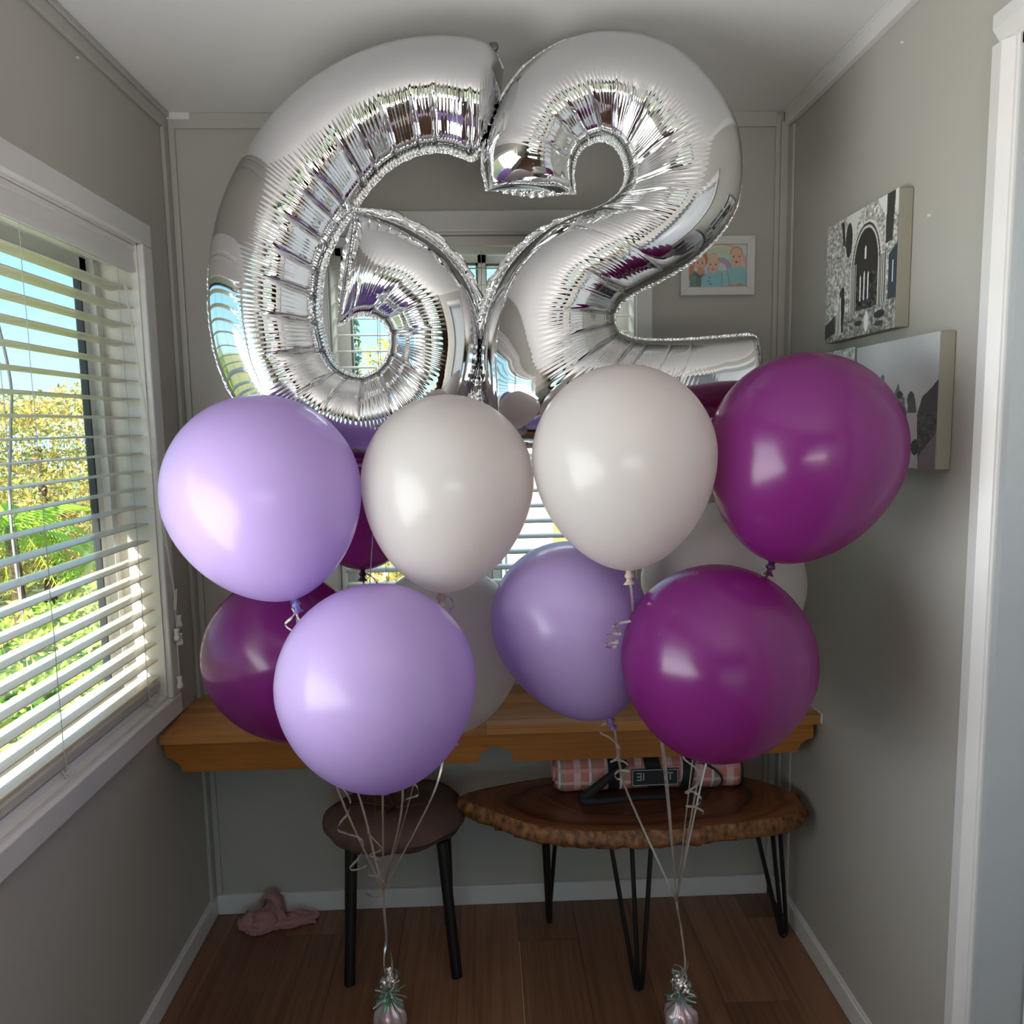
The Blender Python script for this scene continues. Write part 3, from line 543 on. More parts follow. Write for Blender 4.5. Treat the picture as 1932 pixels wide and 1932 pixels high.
def foil(name, label, pairs, yp, wA, wB, flA, flB, N=3400, M=60, tk=.80, seed=1, capA=(.05, .05)):
    """pairs = (ax,az,bx,bz): seam points A and B; wA/wB = pleat weight per station on each side; flA/flB = flange width"""
    r = thing(name, label, 'foil balloon', (float(np.mean([p[0] for p in pairs])), yp, float(min(min(p[1], p[3]) for p in pairs))), 'silver foil number balloons'); L0 = np.array(r.location)
    P = np.hstack([np.array(pairs), np.array([wA, wB, flA, flB]).T]); D = crom(P, 6000)
    mid = np.stack([(D[:, 0]*.5+D[:, 2]*.5), (D[:, 1]*.5+D[:, 3]*.5)], 1)
    # measure by the mean of seam lengths so stations stay even round the bends
    seg = .5*(np.hypot(*np.diff(D[:, 0:2], axis=0).T)+np.hypot(*np.diff(D[:, 2:4], axis=0).T)); S = np.concatenate([[0], np.cumsum(seg)]); tot = S[-1]
    s = np.linspace(0, tot, N); D = np.stack([np.interp(s, S, D[:, k]) for k in range(8)], 1)
    A, B = D[:, 0:2], D[:, 2:4]; c = A-B; half = np.hypot(*c.T)/2; u = c/(2*half[:, None]); m = (A+B)/2
    endf = np.sqrt(np.clip(s/capA[0], 0, 1)*(2-np.clip(s/capA[0], 0, 1)))*np.sqrt(np.clip((tot-s)/capA[1], 0, 1)*(2-np.clip((tot-s)/capA[1], 0, 1)))
    Tk = tk*half*np.clip(endf, .02, 1); kk = np.ones(41)/41; pad = np.pad(half, 20, 'edge'); 
    th = np.linspace(0, 2*PI, M, endpoint=False); ct, stn = np.cos(th)[None], np.sin(th)[None]
    rr = np.random.default_rng(seed)
    warp = s+.006*np.sin(s*9+rr.random()*6)+.004*np.sin(s*23+rr.random()*6)
    # major creases at uneven spacing
    pos = [0.02]; 
    while pos[-1] < tot+.1: pos.append(pos[-1]+rr.uniform(.04, .12))
    pos = np.array(pos); idx = np.clip(np.searchsorted(pos, s)-1, 0, len(pos)-2); ph_ = (s-pos[idx])/(pos[idx+1]-pos[idx]); cell = pos[idx+1]-pos[idx]
    major = (1-np.abs(2*ph_-1)**7)                      # 0 in the crease, 1 on the pillow
    major = (major-1)*cell/.06
    ph2 = s*330+2.0*np.sin(s*31)+1.2*np.sin(s*77); fine = 1-2*np.abs(np.sin(ph2))**.9     # about 10 mm pleats
    ph3 = s*640+2.2*np.sin(s*61); fine3 = np.sin(ph3)
    am = .55+.45*np.sin(s*17+rr.random()*6)*np.sin(s*5.3)
    phA = np.abs(np.arctan2(np.abs(stn), ct)); phB = PI-phA
    dsp = np.zeros((N, M))
    for w, ph in ((D[:, 4], phA), (D[:, 5], phB)):
        w = np.clip(w, 0, 1.3)[:, None]
        m1 = sstep(.02, .35, ph)*(1-sstep(1.05, 1.55, ph)); m2 = np.exp(-((ph-1.22)/.20)**2)+.55*np.exp(-((ph-.42)/.14)**2); m3 = np.exp(-((ph-1.45)/.22)**2)+.4*np.exp(-((ph-.95)/.3)**2)
        dsp += w*(.0042*major[:, None]*m1+.0006*(am*fine)[:, None]*m2+.00035*fine3[:, None]*m3-.010*np.exp(-((ph-.80)/.30)**2)*(1-.3*major[:, None]))
    # tiny pinches right at both seams
    edge = np.exp(-(phA/.22)**2)+np.exp(-(phB/.22)**2); dsp += .0009*np.sin(s*520+2*np.sin(s*40))[:, None]*edge
    # slow dents
    for q in range(7): dsp += .0012*np.sin(s[:, None]*rr.uniform(3, 9)+rr.uniform(0, 6)+th[None]*rr.integers(1, 3))*np.abs(stn)
    nx = ct/half[:, None]; nz = stn/Tk[:, None]; nl = np.hypot(nx, nz); nx, nz = nx/nl, nz/nl
    dsp *= np.clip(endf, 0, 1)[:, None]*np.minimum(1, half/.06)[:, None]
    lat = half[:, None]*ct+dsp*nx; dep = Tk[:, None]*stn*(1-.0*ct)+dsp*nz
    X = m[:, 0:1]+u[:, 0:1]*lat; Z = m[:, 1:2]+u[:, 1:2]*lat; Y = yp-dep
    V = np.stack([X, Y, Z], 2).reshape(-1, 3)-L0
    i, j = np.meshgrid(np.arange(N-1), np.arange(M), indexing='ij'); a = i*M+j; b = i*M+(j+1) % M; F = np.stack([a, b, b+M, a+M], 2).reshape(-1, 4)
    arrmesh('envelope', V, F, m_foil, r)
    # crinkled seam flanges
    for E_, sg, fw, lab in ((A, 1, D[:, 6], 'A'), (B, -1, D[:, 7], 'B')):
        K = 5; fwv = np.clip(fw, .003, .05)*(1+.18*np.sin(s*140+rr.random()*6)*np.sin(s*37)); rows = []
        for k in range(K+1):
            t = k/K; puff = np.where(fwv > .012, .006*np.abs(np.sin(s*70+.8*np.sin(s*9)))**.6*math.sin(PI*t)**.8, 0)
            zz = (.0010*t*np.sin(s*420+3*np.sin(s*51))+.0014*t*np.sin(s*150))-puff
            pt = E_+u*sg*(fwv*t)[:, None]; rows.append(np.stack([pt[:, 0], yp+zz, pt[:, 1]], 1))
        # a second sheet behind for the puffed band
        Vf = np.stack(rows, 1); K1 = K+1
        back = Vf[:, ::-1].copy(); back[:, :, 1] = 2*yp-back[:, :, 1]+.0006; Vf = np.concatenate([Vf, back], 1); K2 = 2*K1
        i, j = np.meshgrid(np.arange(N-1), np.arange(K2), indexing='ij'); a = i*K2+j; b = i*K2+(j+1) % K2; F = np.stack([a, b, b+K2, a+K2], 2).reshape(-1, 4)
        if sg < 0: F = F[:, ::-1]
        arrmesh('seam', Vf.reshape(-1, 3)-L0, F, m_seam, r)
    # end seams: crinkled tabs closing both ends of the stroke
    for q, sg in ((0, -1), (N-1, 1)):
        if q == 0 and 2*half[0] < .1: continue
        n_ = 90; tt = np.linspace(0, 1, n_); base = A[q]+(B[q]-A[q])*tt[:, None]; nrm = np.array([-u[q][1], u[q][0]]); 
        if np.dot(nrm, m[min(q+20, N-1)]-m[max(q-20, 0)])*sg < 0: nrm = -nrm
        ww = .012*np.clip(np.sin(PI*tt), .15, 1)*(1+.3*np.abs(np.sin(tt*22))); rows = []
        for k in range(4):
            t = k/3; pt = base+nrm*(ww*t+0*tt)[:, None]-nrm*.004; rows.append(np.stack([pt[:, 0], yp+.004*np.sin(tt*60+k)*t-.003*np.abs(np.sin(tt*22)), pt[:, 1]], 1))
        Vf = np.stack(rows, 1); i, j = np.meshgrid(np.arange(n_-1), np.arange(3), indexing='ij'); a = i*4+j; F = np.stack([a, a+1, a+5, a+4], 2).reshape(-1, 4)
        arrmesh('end_seam', Vf.reshape(-1, 3)-L0, F, m_seam, r)
    return r
n6 = len(SIX); w6 = [.2, .6]+[1]*(n6-5)+[.8, .5, .2]
f6A = [.007]*(n6-9)+[.012, .018, .021, .022, .022, .022, .02, .012, .006]
six = foil('foil_number_balloon', 'silver foil number 6 balloon floating at the left', SIX, -.615, [0]*n6, w6, f6A, [.006]*n6, seed=3, capA=(.07, .13))
n2 = len(TWO); a2 = [.3, .9]+[1]*11+[.9, .55, .2, 0]+[0]*(n2-17); b2_ = [0]*14+[.1, .4, .7, .9, 1, 1, 1, 1, 1, .8, .4, .15, 0, 0, 0]
fl2A = [.006]*14+[.010, .016, .020, .022, .022, .022, .022, .022, .02, .014, .01, .008, .006, .006, .006]
two = foil('foil_number_balloon', 'silver foil number 2 balloon floating at the right', TWO, -.625, a2, b2_, fl2A, [.006]*n2, seed=5, capA=(.10, .05))
# dark valve tab on the 6
mb = MB(); mb.lathe([(.004, 0), (.013, .004), (.014, .012), (.009, .020), (.002, .022)], 12); mb.v = [(x+.988+.25*z_, y*.4-.62, z_+2.497) for x, y, z_ in mb.v]
o_ = part(mb, 'valve_tab', principled('dark_valve', (.16, .16, .17), .3, .8), six, smooth=True); o_['label'] = 'small dark valve tab'

# ------------------------------------------------------------------ ribbons
def ribbon_part(parent, root, name, pts, w=.005, twist=0, seed=0, n=None):
    P = crom(pts, n or max(24, len(pts)*8)); rr = random.Random(seed); ph = rr.uniform(0, 6)
    mb = MB(); mb.strip([Vector(p) for p in P], w, lambda i, p, t: Vector((math.cos(ph+twist*i/len(P)), math.sin(ph+twist*i/len(P)), .25)))
    return part(mb, name, m_silver, root, parent if parent is not root else None, smooth=True)
def helix(p0, p1, r0, r1, turns, ph=0, n=None):
    p0, p1 = Vector(p0), Vector(p1); ax = (p1-p0).normalized(); a = ax.orthogonal().normalized(); b = ax.cross(a); n = n or int(turns*14); out_ = []
    for i in range(n+1):
        t = i/n; r_ = r0+(r1-r0)*t; an = ph+turns*2*PI*t; out_.append(tuple(p0+(p1-p0)*t+(a*math.cos(an)+b*math.sin(an))*r_*min(1, t*6)))
    return out_
def curl(parent, root, p0, p1, r0, r1, turns, ph=0, w=.005):
    pts = [Vector(p) for p in helix(p0, p1, r0, r1, turns, ph)]; ax = (Vector(p1)-Vector(p0)).normalized(); mb = MB(); mb.strip(pts, w, lambda i, p, t: ax)
    return part(mb, 'curled_ribbon', m_silver, root, None if parent is root else parent, smooth=True)

# ------------------------------------------------------------------ latex balloons
LIL = latex('lilac_latex', lin((198, 174, 224)), lin((206, 178, 234)), .40, .34)
WHT = latex('white_latex', lin((224, 221, 216)), lin((236, 224, 222)), .5, .28)
PUR = latex('purple_latex', lin((124, 42, 124)), lin((204, 32, 158)), .42, .24)
KL = principled('lilac_knot', lin((120, 104, 170)), .4); KW = principled('pale_knot', lin((190, 170, 150)), .4); KP = principled('purple_knot', lin((62, 14, 52)), .4)
WL = Vector((.662, -.565, 0)); WR = Vector((1.447, -.610, 0))          # the two weights
PL = (.663, -.600, .435); PR = (1.428, -.640, .40)
def balloon(label, mat, km, c, R, axis, length, route, curls=(), seed=0):
    c = Vector(c); d = Vector(axis).normalized(); L = R*length; root = thing('latex_balloon', label, 'balloon', tuple(c), 'round latex party balloons')
    n, mseg = 56, 44; prof = []
    for i in range(mseg+1):
        t = i/mseg; a = t*PI/2; prof.append((R*math.sin(a), R*1.01*math.cos(a)))
    for i in range(1, mseg+1):
        uu = math.sin(i/mseg*PI/2*.985); rr_ = R*(1-uu**2)**.56*(1-.06*uu); prof.append((max(rr_, .0075), -L*uu))
    q = d.to_track_quat('-Z', 'Y')
    V = np.array([(r_*math.cos(2*PI*k/n), r_*math.sin(2*PI*k/n), z) for r_, z in prof for k in range(n)]); m_ = len(prof)
    i, j = np.meshgrid(np.arange(m_-1), np.arange(n), indexing='ij'); a = i*n+j; b = i*n+(j+1) % n; F = np.stack([a, a+n, b+n, b], 2).reshape(-1, 4)
    Rm = np.array(q.to_matrix()); V = V@Rm.T; arrmesh('balloon_skin', V, F, mat, root)
    mb = MB(); mb.lathe([(.007, 0), (.0065, -.006), (.0095, -.010), (.010, -.014), (.006, -.018), (.008, -.023), (.0135, -.028), (.0135, -.030), (.004, -.027)], 16)
    mb.v = [tuple(q.to_matrix()@Vector((x, y*(1 if z_ > -.018 else .6), z_-L*.995))) for x, y, z_ in mb.v]; k = mb.build('knot', km, root, smooth=True)
    neck = c+d*(L+.016)
    pts = [tuple(neck)]+list(route); P = crom(pts, 60) if len(pts) > 2 else np.linspace(pts[0], pts[1], 60)
    mb = MB(); rr = random.Random(seed); ph = rr.uniform(-.7, .2); mb.strip([Vector(p) for p in P], .0052, lambda i, p, t: Vector((math.cos(ph+.9*i/60), math.sin(ph+.9*i/60)*.8, 0)))
    part(mb, 'ribbon', m_silver, root, smooth=True)
    for cu in curls:
        P = crom(cu, len(cu)*8); mb = MB(); mb.strip([Vector(p) for p in P], .0052, lambda i, p, t: Vector((.15*math.sin(i*.1), -.25, 1))); part(mb, 'curled_ribbon', m_silver, root, smooth=True)
    return root
CL1 = [(0.574,-0.808,0.846),(0.591,-0.792,0.825),(0.617,-0.808,0.812),(0.624,-0.792,0.776),(0.620,-0.808,0.759),(0.599,-0.792,0.729),(0.596,-0.808,0.720),(0.614,-0.792,0.701),(0.647,-0.808,0.697),(0.650,-0.792,0.665),(0.639,-0.808,0.648),(0.616,-0.792,0.616),(0.634,-0.808,0.621),(0.657,-0.792,0.621)]
CL2 = [(0.644,-0.688,0.647),(0.655,-0.672,0.619),(0.676,-0.688,0.604),(0.663,-0.672,0.585),(0.646,-0.688,0.587),(0.666,-0.672,0.564),(0.679,-0.688,0.555),(0.661,-0.672,0.525),(0.642,-0.688,0.534),(0.665,-0.672,0.517),(0.683,-0.688,0.503),(0.669,-0.672,0.470),(0.652,-0.688,0.476),(0.630,-0.672,0.476)]
CR1 = [(1.395,-0.808,0.879),(1.407,-0.792,0.854),(1.427,-0.808,0.841),(1.441,-0.792,0.811),(1.427,-0.808,0.797),(1.408,-0.792,0.773),(1.422,-0.808,0.783),(1.445,-0.792,0.757),(1.431,-0.808,0.749),(1.409,-0.792,0.740),(1.428,-0.808,0.744),(1.451,-0.792,0.724),(1.445,-0.808,0.726)]
CG = [(1.226,-0.808,0.959),(1.210,-0.792,0.943),(1.205,-0.808,0.934),(1.229,-0.792,0.914),(1.248,-0.808,0.897),(1.248,-0.792,0.867),(1.228,-0.808,0.862),(1.247,-0.792,0.859),(1.265,-0.808,0.858),(1.271,-0.792,0.835),(1.248,-0.808,0.820),(1.241,-0.792,0.823),(1.251,-0.808,0.841),(1.276,-0.792,0.830)]
CA1 = [(0.547,-0.938,1.291),(0.547,-0.922,1.268),(0.561,-0.938,1.254),(0.564,-0.922,1.222)]
CA2 = [(0.565,-0.943,1.293),(0.560,-0.927,1.271),(0.549,-0.943,1.256),(0.531,-0.927,1.238),(0.548,-0.943,1.229),(0.561,-0.927,1.215)]
CD = [(1.535,-0.968,1.346),(1.527,-0.952,1.340),(1.513,-0.968,1.332),(1.513,-0.952,1.315)]
CC = [(1.237,-1.008,1.247),(1.213,-0.992,1.238),(1.202,-1.008,1.237),(1.216,-0.992,1.221),(1.218,-1.008,1.221),(1.197,-0.992,1.218),(1.190,-1.008,1.216),(1.208,-0.992,1.204),(1.212,-1.008,1.204),(1.191,-0.992,1.198),(1.186,-1.008,1.198),(1.202,-0.992,1.189),(1.208,-1.008,1.197)]
CB = [(0.862,-0.888,1.282),(0.872,-0.872,1.273),(0.878,-0.888,1.260),(0.869,-0.872,1.243)]
CI = [(0.620,-0.408,1.243),(0.631,-0.392,1.233),(0.648,-0.408,1.218),(0.653,-0.392,1.197)]
CL3 = [(0.754,-0.768,0.808),(0.773,-0.752,0.794),(0.779,-0.768,0.781),(0.770,-0.752,0.767),(0.750,-0.768,0.769)]

def knot_axis(c, k): return (k[0]-c[0], k[1]-c[1], k[2]-c[2])
cA = (.493, -.896, 1.510)
balloon('upper left lilac balloon beside the window, tied at the bottom with a short ribbon loop', LIL, KL, cA, .2, knot_axis(cA, (.553, -.923, 1.287)), 1.15, [(.545, -.87, 1.20), (.56, -.80, 1.08), (.588, -.79, .837), PL],
        [CA1, CA2], 1)
cB = (.872, -.845, 1.521)
balloon('upper white balloon beneath the foil 6, left of the other front white one', WHT, KW, cB, .185, knot_axis(cB, (.852, -.872, 1.277)), 1.29, [(.83, -.76, 1.17), (.80, -.72, 1.0), (.768, -.74, .80), PL],
        [CB, CL3], 2)
cC = (1.239, -.917, 1.569)
balloon('upper white balloon beneath the foil 2, next to the dark purple one', WHT, KW, cC, .19, knot_axis(cC, (1.246, -.943, 1.333)), 1.23, [(1.255, -.93, 1.27), (1.285, -.82, 1.1), (1.35, -.80, .909), PR],
        [CC], 3)
cD = (1.608, -.942, 1.580)
balloon('upper right dark purple balloon in front of the canvas prints', PUR, KP, cD, .195, knot_axis(cD, (1.536, -.965, 1.348)), 1.23, [(1.528, -.92, 1.28), (1.52, -.76, 1.12), (1.446, -.80, .868), PR],
        [CD], 4)
cE = (.725, -.990, 1.127)
balloon('lower left lilac balloon at the very front', LIL, KL, cE, .2, (.0, .16, -.95), 1.14, [(.712, -.88, .86), (.703, -.82, .80), PL],
        [CL1, CL2], 5)
cF = (1.425, -.968, 1.148)
balloon('lower right purple balloon at the very front', PUR, KP, cF, .198, (-.06, .22, -.95), 1.12, [(1.418, -.88, .90), (1.424, -.80, .868), PR],
        [CR1], 6)
cG = (1.139, -.783, 1.194)
balloon('middle lilac balloon leaning left behind the lower right purple one', LIL, KL, cG, .18, knot_axis(cG, (1.226, -.811, .968)), 1.33, [(1.240, -.80, .93), (1.262, -.74, .82), (1.30, -.68, .70), PR],
        [CG], 7)
cH = (.446, -.612, 1.081)
balloon('lower left magenta purple balloon low beside the window, over the desk', PUR, KP, cH, .2, (.25, -.08, -.92), 1.10, [(.52, -.62, .80), (.609, -.66, .764), PL], [], 8)
cI = (.615, -.381, 1.463)
balloon('magenta purple balloon showing between the upper lilac and white balloons, nearest the back window', PUR, KP, cI, .185, knot_axis(cI, (.611, -.405, 1.248)), 1.15, [(.612, -.40, 1.20), (.635, -.55, 1.12), (.645, -.72, 1.0), (.74, -.75, .797), PL],
        [CI], 9)
cJ = (.837, -.490, 1.062)
balloon('lower white balloon half hidden behind the front lilac one', WHT, KW, cJ, .21, (.02, -.05, -.25), 1.14, [(.835, -.55, .80), (.80, -.62, .70), PL], [], 10)
cK = (1.553, -.586, 1.230)
balloon('lower white balloon half hidden behind the two purple ones', WHT, KW, cK, .205, knot_axis(cK, (1.54, -.614, .987)), 1.15, [(1.52, -.66, .9), (1.47, -.68, .7), PR], [], 11)
ribbon_part(six, six, 'ribbon', [(.690, -.62, 1.545), (.664, -.735, 1.10), (.664, -.74, .90), (.665, -.66, .6), PL], .003, 1.0, 1)
ribbon_part(two, two, 'ribbon', [(1.25, -.63, 1.585), (1.31, -.74, 1.2), (1.348, -.79, .91), PR], .003, 1.0, 2)

# ------------------------------------------------------------------ balloon weights
def irid(name):
    M = NT(name); p = M.n('BsdfPrincipled', Roughness=.22); tc = M.n('TexCoord'); n = M.n('TexNoise', Scale=28.0, Detail=2.0); M.l(tc.outputs['Object'], n.inputs['Vector'])
    rp = M.n('ValToRGB'); els = rp.color_ramp.elements; els[0].position = .3; els[0].color = (*lin((232, 214, 150)), 1); els[1].position = .72; els[1].color = (*lin((176, 214, 190)), 1)
    q = els.new(.46); q.color = (*lin((226, 190, 206)), 1); q = els.new(.58); q.color = (*lin((214, 206, 214)), 1)
    M.l(n.outputs[0], rp.inputs[0]); M.l(rp.outputs[0], p.inputs['Base Color']); p.inputs['Metallic'].default_value = .45; p.inputs['Coat Weight'].default_value = .6; M.l(p.outputs[0], M.out.inputs[0]); return M.m
m_bag = irid('iridescent_film'); m_tin = principled('green_iridescent_tinsel', lin((120, 232, 170)), .15, .7, var=.6, vscale=60); m_tin2 = principled('clear_tinsel', lin((206, 220, 222)), .15, .6)
def weight(label, loc, P, seed, sc=1.0):
    r = thing('balloon_weight', label, 'balloon weight', tuple(loc), 'balloon weights on the floor'); rr = random.Random(seed); n, m_ = 40, 18; vs = []
    for i in range(m_+1):
        t = i/m_; z = .098*t; base = (.026+.009*math.sin(PI*min(1, t*1.15)))*(1 if t < .72 else 1-(t-.72)/.28*.72)
        for k in range(n):
            a = 2*PI*k/n; f = 1+(.05+.14*t)*math.sin(a*7+2*math.sin(a*2+seed)+t*2)+.06*math.sin(a*3+seed); vs.append((base*f*math.cos(a)*sc, base*f*math.sin(a)*sc, z))
    mb = MB(); mb.add(vs, [(i*n+k, i*n+(k+1) % n, (i+1)*n+(k+1) % n, (i+1)*n+k) for i in range(m_) for k in range(n)]+[tuple(range(n-1, -1, -1)), tuple(range(m_*n, (m_+1)*n))]); o = mb.build('wrapped_bag', m_bag, r, smooth=True); o.scale = (1.22, 1.22, .98)
    for mat, cnt, nm in ((m_tin, 26, 'green_tinsel'), (m_tin2, 46, 'clear_tinsel')):
        mb = MB()
        for q in range(cnt):
            a = rr.uniform(0, 2*PI); el = rr.uniform(-.7, 1.0); ln = rr.uniform(.022, .046); z0 = rr.uniform(.085, .12); d = Vector((math.cos(a)*math.cos(el), math.sin(a)*math.cos(el), math.sin(el)))
            p0 = Vector((0, 0, z0)); dr_ = rr.uniform(.0, .012); pts = [p0+d*ln*t-Vector((0, 0, dr_*t*t)) for t in np.linspace(.12, 1, 6)]; ww = Vector((rr.uniform(-1, 1), rr.uniform(-1, 1), rr.uniform(-1, 1)))
            mb.strip(pts, rr.uniform(.0016, .0036), lambda i, p, t, w_=ww: w_)
        o = mb.build(nm, mat, r); o['kind'] = 'stuff'; o.scale = (1.15, 1.15, 1.05)
    mb = MB()
    for q in range(22):
        a = rr.uniform(0, 2*PI); cx, cy, cz = .008*math.cos(a), .008*math.sin(a), rr.uniform(.118, .158); R_ = rr.uniform(.006, .014); t1 = Vector((rr.uniform(-1, 1), rr.uniform(-1, 1), rr.uniform(-1, 1))).normalized(); t2 = t1.orthogonal().normalized(); t3 = t1.cross(t2)
        pts = [Vector((cx, cy, cz))+(t2*math.cos(b)+t3*math.sin(b))*R_+t1*b*.0009 for b in np.linspace(0, rr.uniform(5, 9), 26)]; mb.strip(pts, .0042, lambda i, p, t, w_=t1: w_)
    o = mb.build('ribbon_curls', m_silver, r, smooth=True); o.scale = (1.35, 1.35, 1.12)
    # slack loops from the knot of strings to the bag
    P = Vector(P)-Vector(loc); mb = MB(); K = Vector((0, -.005, .275 if seed == 1 else .30))
    for q in range(4):
        o1 = Vector((rr.uniform(-.003, .003), rr.uniform(-.003, .003), 0)); b1 = rr.choice((-1, 1))*rr.uniform(.006, .02)
        pts = crom([tuple(P+o1), tuple((P+K)/2+o1*.5), tuple(K+o1), (b1, -.01, .235), (b1*1.1, -.012, .20), (0, 0, .155)], 50); mb.strip([Vector(p) for p in pts], .0048, lambda i, p, t, q_=q: Vector((math.cos(q_+i*.05), math.sin(q_+i*.05), 0)))
    mb.build('gathered_ribbon', m_silver, r, smooth=True); return r
weight('left balloon weight in front of the stool, wrapped in iridescent film with tinsel', WL, PL, 1)
weight('right balloon weight by the slab table leg, pink iridescent film and tinsel', WR, PR, 2)

# ------------------------------------------------------------------ stool
m_velvet = principled('taupe_velvet', lin((112, 88, 80)), .9, var=.35, vscale=9, spec=.2)
st = thing('stool', 'round taupe cushioned stool with black tube legs under the desk', 'stool', (.648, -.215, 0)); n = 64; rows = 22; vs = []
for i in range(rows+1):
    t = i/rows; ph = t*PI; zz = math.cos(ph); rr_ = math.sin(ph)**.42*.220; z = .438+(.054*zz if zz > 0 else .052*zz)
    for k in range(n):
        a = 2*PI*k/n; f = 1+.012*math.sin(3*a+1)+.008*math.sin(8*a); fold = 0
        if zz > 0: fold = -.028*math.exp(-(rr_/.05)**2)+.006*math.sin(5*a+rr_*20)*(rr_/.2)*zz+.012*math.sin(2*a)*(rr_/.2)
        vs.append((rr_*f*math.cos(a), rr_*f*.84*math.sin(a), z+fold+(.004*math.sin(13*a+2*math.sin(3*a)) if zz < .2 else 0)))
mb = MB(); mb.add(vs, [(i*n+k, (i+1)*n+k, (i+1)*n+(k+1) % n, i*n+(k+1) % n) for i in range(rows) for k in range(n)]); seat = mb.build('seat_cushion', m_velvet, st, smooth=True)
mb = MB()
for s_ in range(5):
    a0 = s_*1.26+.6; mb.tube([(r_*math.cos(a0+r_*2), r_*.84*math.sin(a0+r_*2), .466+.028*min(1, r_/.1)) for r_ in np.linspace(.01, .13, 12)], [.004*(1-t)+.001 for t in np.linspace(0, 1, 12)], 6)
mb.build('gathered_fold', m_velvet, seat, smooth=True)
for (fx, fy), (tx, ty) in (((.519, -.370), (.535, -.325)), ((.837, -.358), (.800, -.315)), ((.481, -.142), (.495, -.13)), ((.804, -.111), (.80, -.12))):
    mb = MB().tube([(fx, fy, 0), (fx+(tx-fx), fy+(ty-fy), .405)], .0165, 16); part(mb, 'leg', m_black, st, smooth=False)
mb = MB().tube([(.648+.155*math.cos(a), -.23+.118*math.sin(a), .402) for a in np.linspace(0, 2*PI, 40)], .009, 8); part(mb, 'seat_ring', m_black, st)

# ------------------------------------------------------------------ slab coffee table
def slabwood():
    M = NT('slab_rings'); p = M.n('BsdfPrincipled', Roughness=.33); tc = M.n('TexCoord'); mp = M.n('Mapping'); mp.inputs['Scale'].default_value = (1, 2.6, .1); M.l(tc.outputs['Object'], mp.inputs[0])
    nz = M.n('TexNoise', Scale=3.5, Detail=3.0); M.l(mp.outputs[0], nz.inputs['Vector']); mx = M.n('MixRGB'); mx.inputs[0].default_value = .16; M.l(mp.outputs[0], mx.inputs[1]); M.l(nz.outputs['Color'], mx.inputs[2])
    ln = M.n('VectorMath', operation='LENGTH'); sb = M.n('VectorMath', operation='SUBTRACT'); sb.inputs[1].default_value = (.08, .08, .06); M.l(mx.outputs[0], sb.inputs[0]); M.l(sb.outputs[0], ln.inputs[0])
    n1 = M.n('TexNoise', Scale=1.0, Detail=3.0); n1.noise_dimensions = '1D'; ml = M.n('Math', operation='MULTIPLY'); ml.inputs[1].default_value = 17; M.l(ln.outputs['Value'], ml.inputs[0]); M.l(ml.outputs[0], n1.inputs['W'])
    rp = M.n('ValToRGB'); e0 = rp.color_ramp.elements; e0[0].position = .33; e0[0].color = (*lin((84, 50, 34)), 1); e0[1].position = .62; e0[1].color = (*lin((146, 94, 62)), 1)
    M.l(n1.outputs[0], rp.inputs[0])
    rp2 = M.n('ValToRGB'); rp2.color_ramp.elements[0].position = .25; rp2.color_ramp.elements[0].color = (.62, .55, .52, 1); rp2.color_ramp.elements[1].position = .50; rp2.color_ramp.elements[1].color = (1.15, 1.1, 1, 1)
    M.l(ln.outputs['Value'], rp2.inputs[0]); mu = M.n('MixRGB', blend_type='MULTIPLY'); mu.inputs[0].default_value = 1; M.l(rp.outputs[0], mu.inputs[1]); M.l(rp2.outputs[0], mu.inputs[2]); M.l(mu.outputs[0], p.inputs['Base Color']); M.l(p.outputs[0], M.out.inputs[0]); return M.m
m_slab = slabwood(); m_bark = principled('bark_edge', lin((160, 106, 62)), .55, bump=1.0, bscale=70, var=.86, vscale=60, stretch=(1, 1, .6))
tb = thing('slab_table', 'live edge wood slab coffee table on black hairpin legs', 'table', (1.385, -.27, 0)); n = 150
# outline of the top face (tips left and right), heights .44-.495
out_top = [(.861, -.212), (.90, -.262), (.97, -.325), (1.06, -.392), (1.18, -.437), (1.30, -.452), (1.42, -.450), (1.56, -.440), (1.70, -.425), (1.80, -.400), (1.865, -.350), (1.885, -.300), (1.868, -.238), (1.80, -.170), (1.70, -.125), (1.55, -.098), (1.42, -.092), (1.25, -.098), (1.10, -.118), (.98, -.150), (.90, -.182)]
ot = crom(out_top+[out_top[0]], n+1)[:-1]; cen = np.array([1.385, -.27]); rr = np.random.default_rng(4)
nzs = .004*np.sin(np.arange(n)*.31)+.002*np.sin(np.arange(n)*1.3+1)+.0035*rr.standard_normal(n); rows = []
dirv = ot-cen; dirn = dirv/np.hypot(*dirv.T)[:, None]
for k, (dz, ex) in enumerate(((.495, 0), (.4935, .003), (.487, .010), (.476, .018), (.464, .022), (.452, .018), (.444, .008), (.440, -.02))):
    j = (nzs+.003*rr.standard_normal(n))*(0 if k < 1 else 1); q = ot+dirn*(ex+j)[:, None]; q[:, 0] = np.minimum(q[:, 0], W-.012); rows.append(np.column_stack([q, np.full(n, dz)+(.0015*rr.standard_normal(n) if 1 < k < 6 else 0)]))
V = np.concatenate(rows)-np.array([1.385, -.27, 0]); mb = MB(); mb.add(V, [(i*n+k, (i+1)*n+k, (i+1)*n+(k+1) % n, i*n+(k+1) % n) for i in range(1, 7) for k in range(n)]); mb.build('bark_edge', m_bark, tb, smooth=True)
top = MB(); vt = np.concatenate([rows[0], rows[1], rows[7]])-np.array([1.385, -.27, 0]); top.add(vt, [tuple(range(n))]+[(k, k+n, (k+1) % n+n, (k+1) % n) for k in range(n)]+[tuple(range(3*n-1, 2*n-1, -1))]); top.build('slab_top', m_slab, tb)
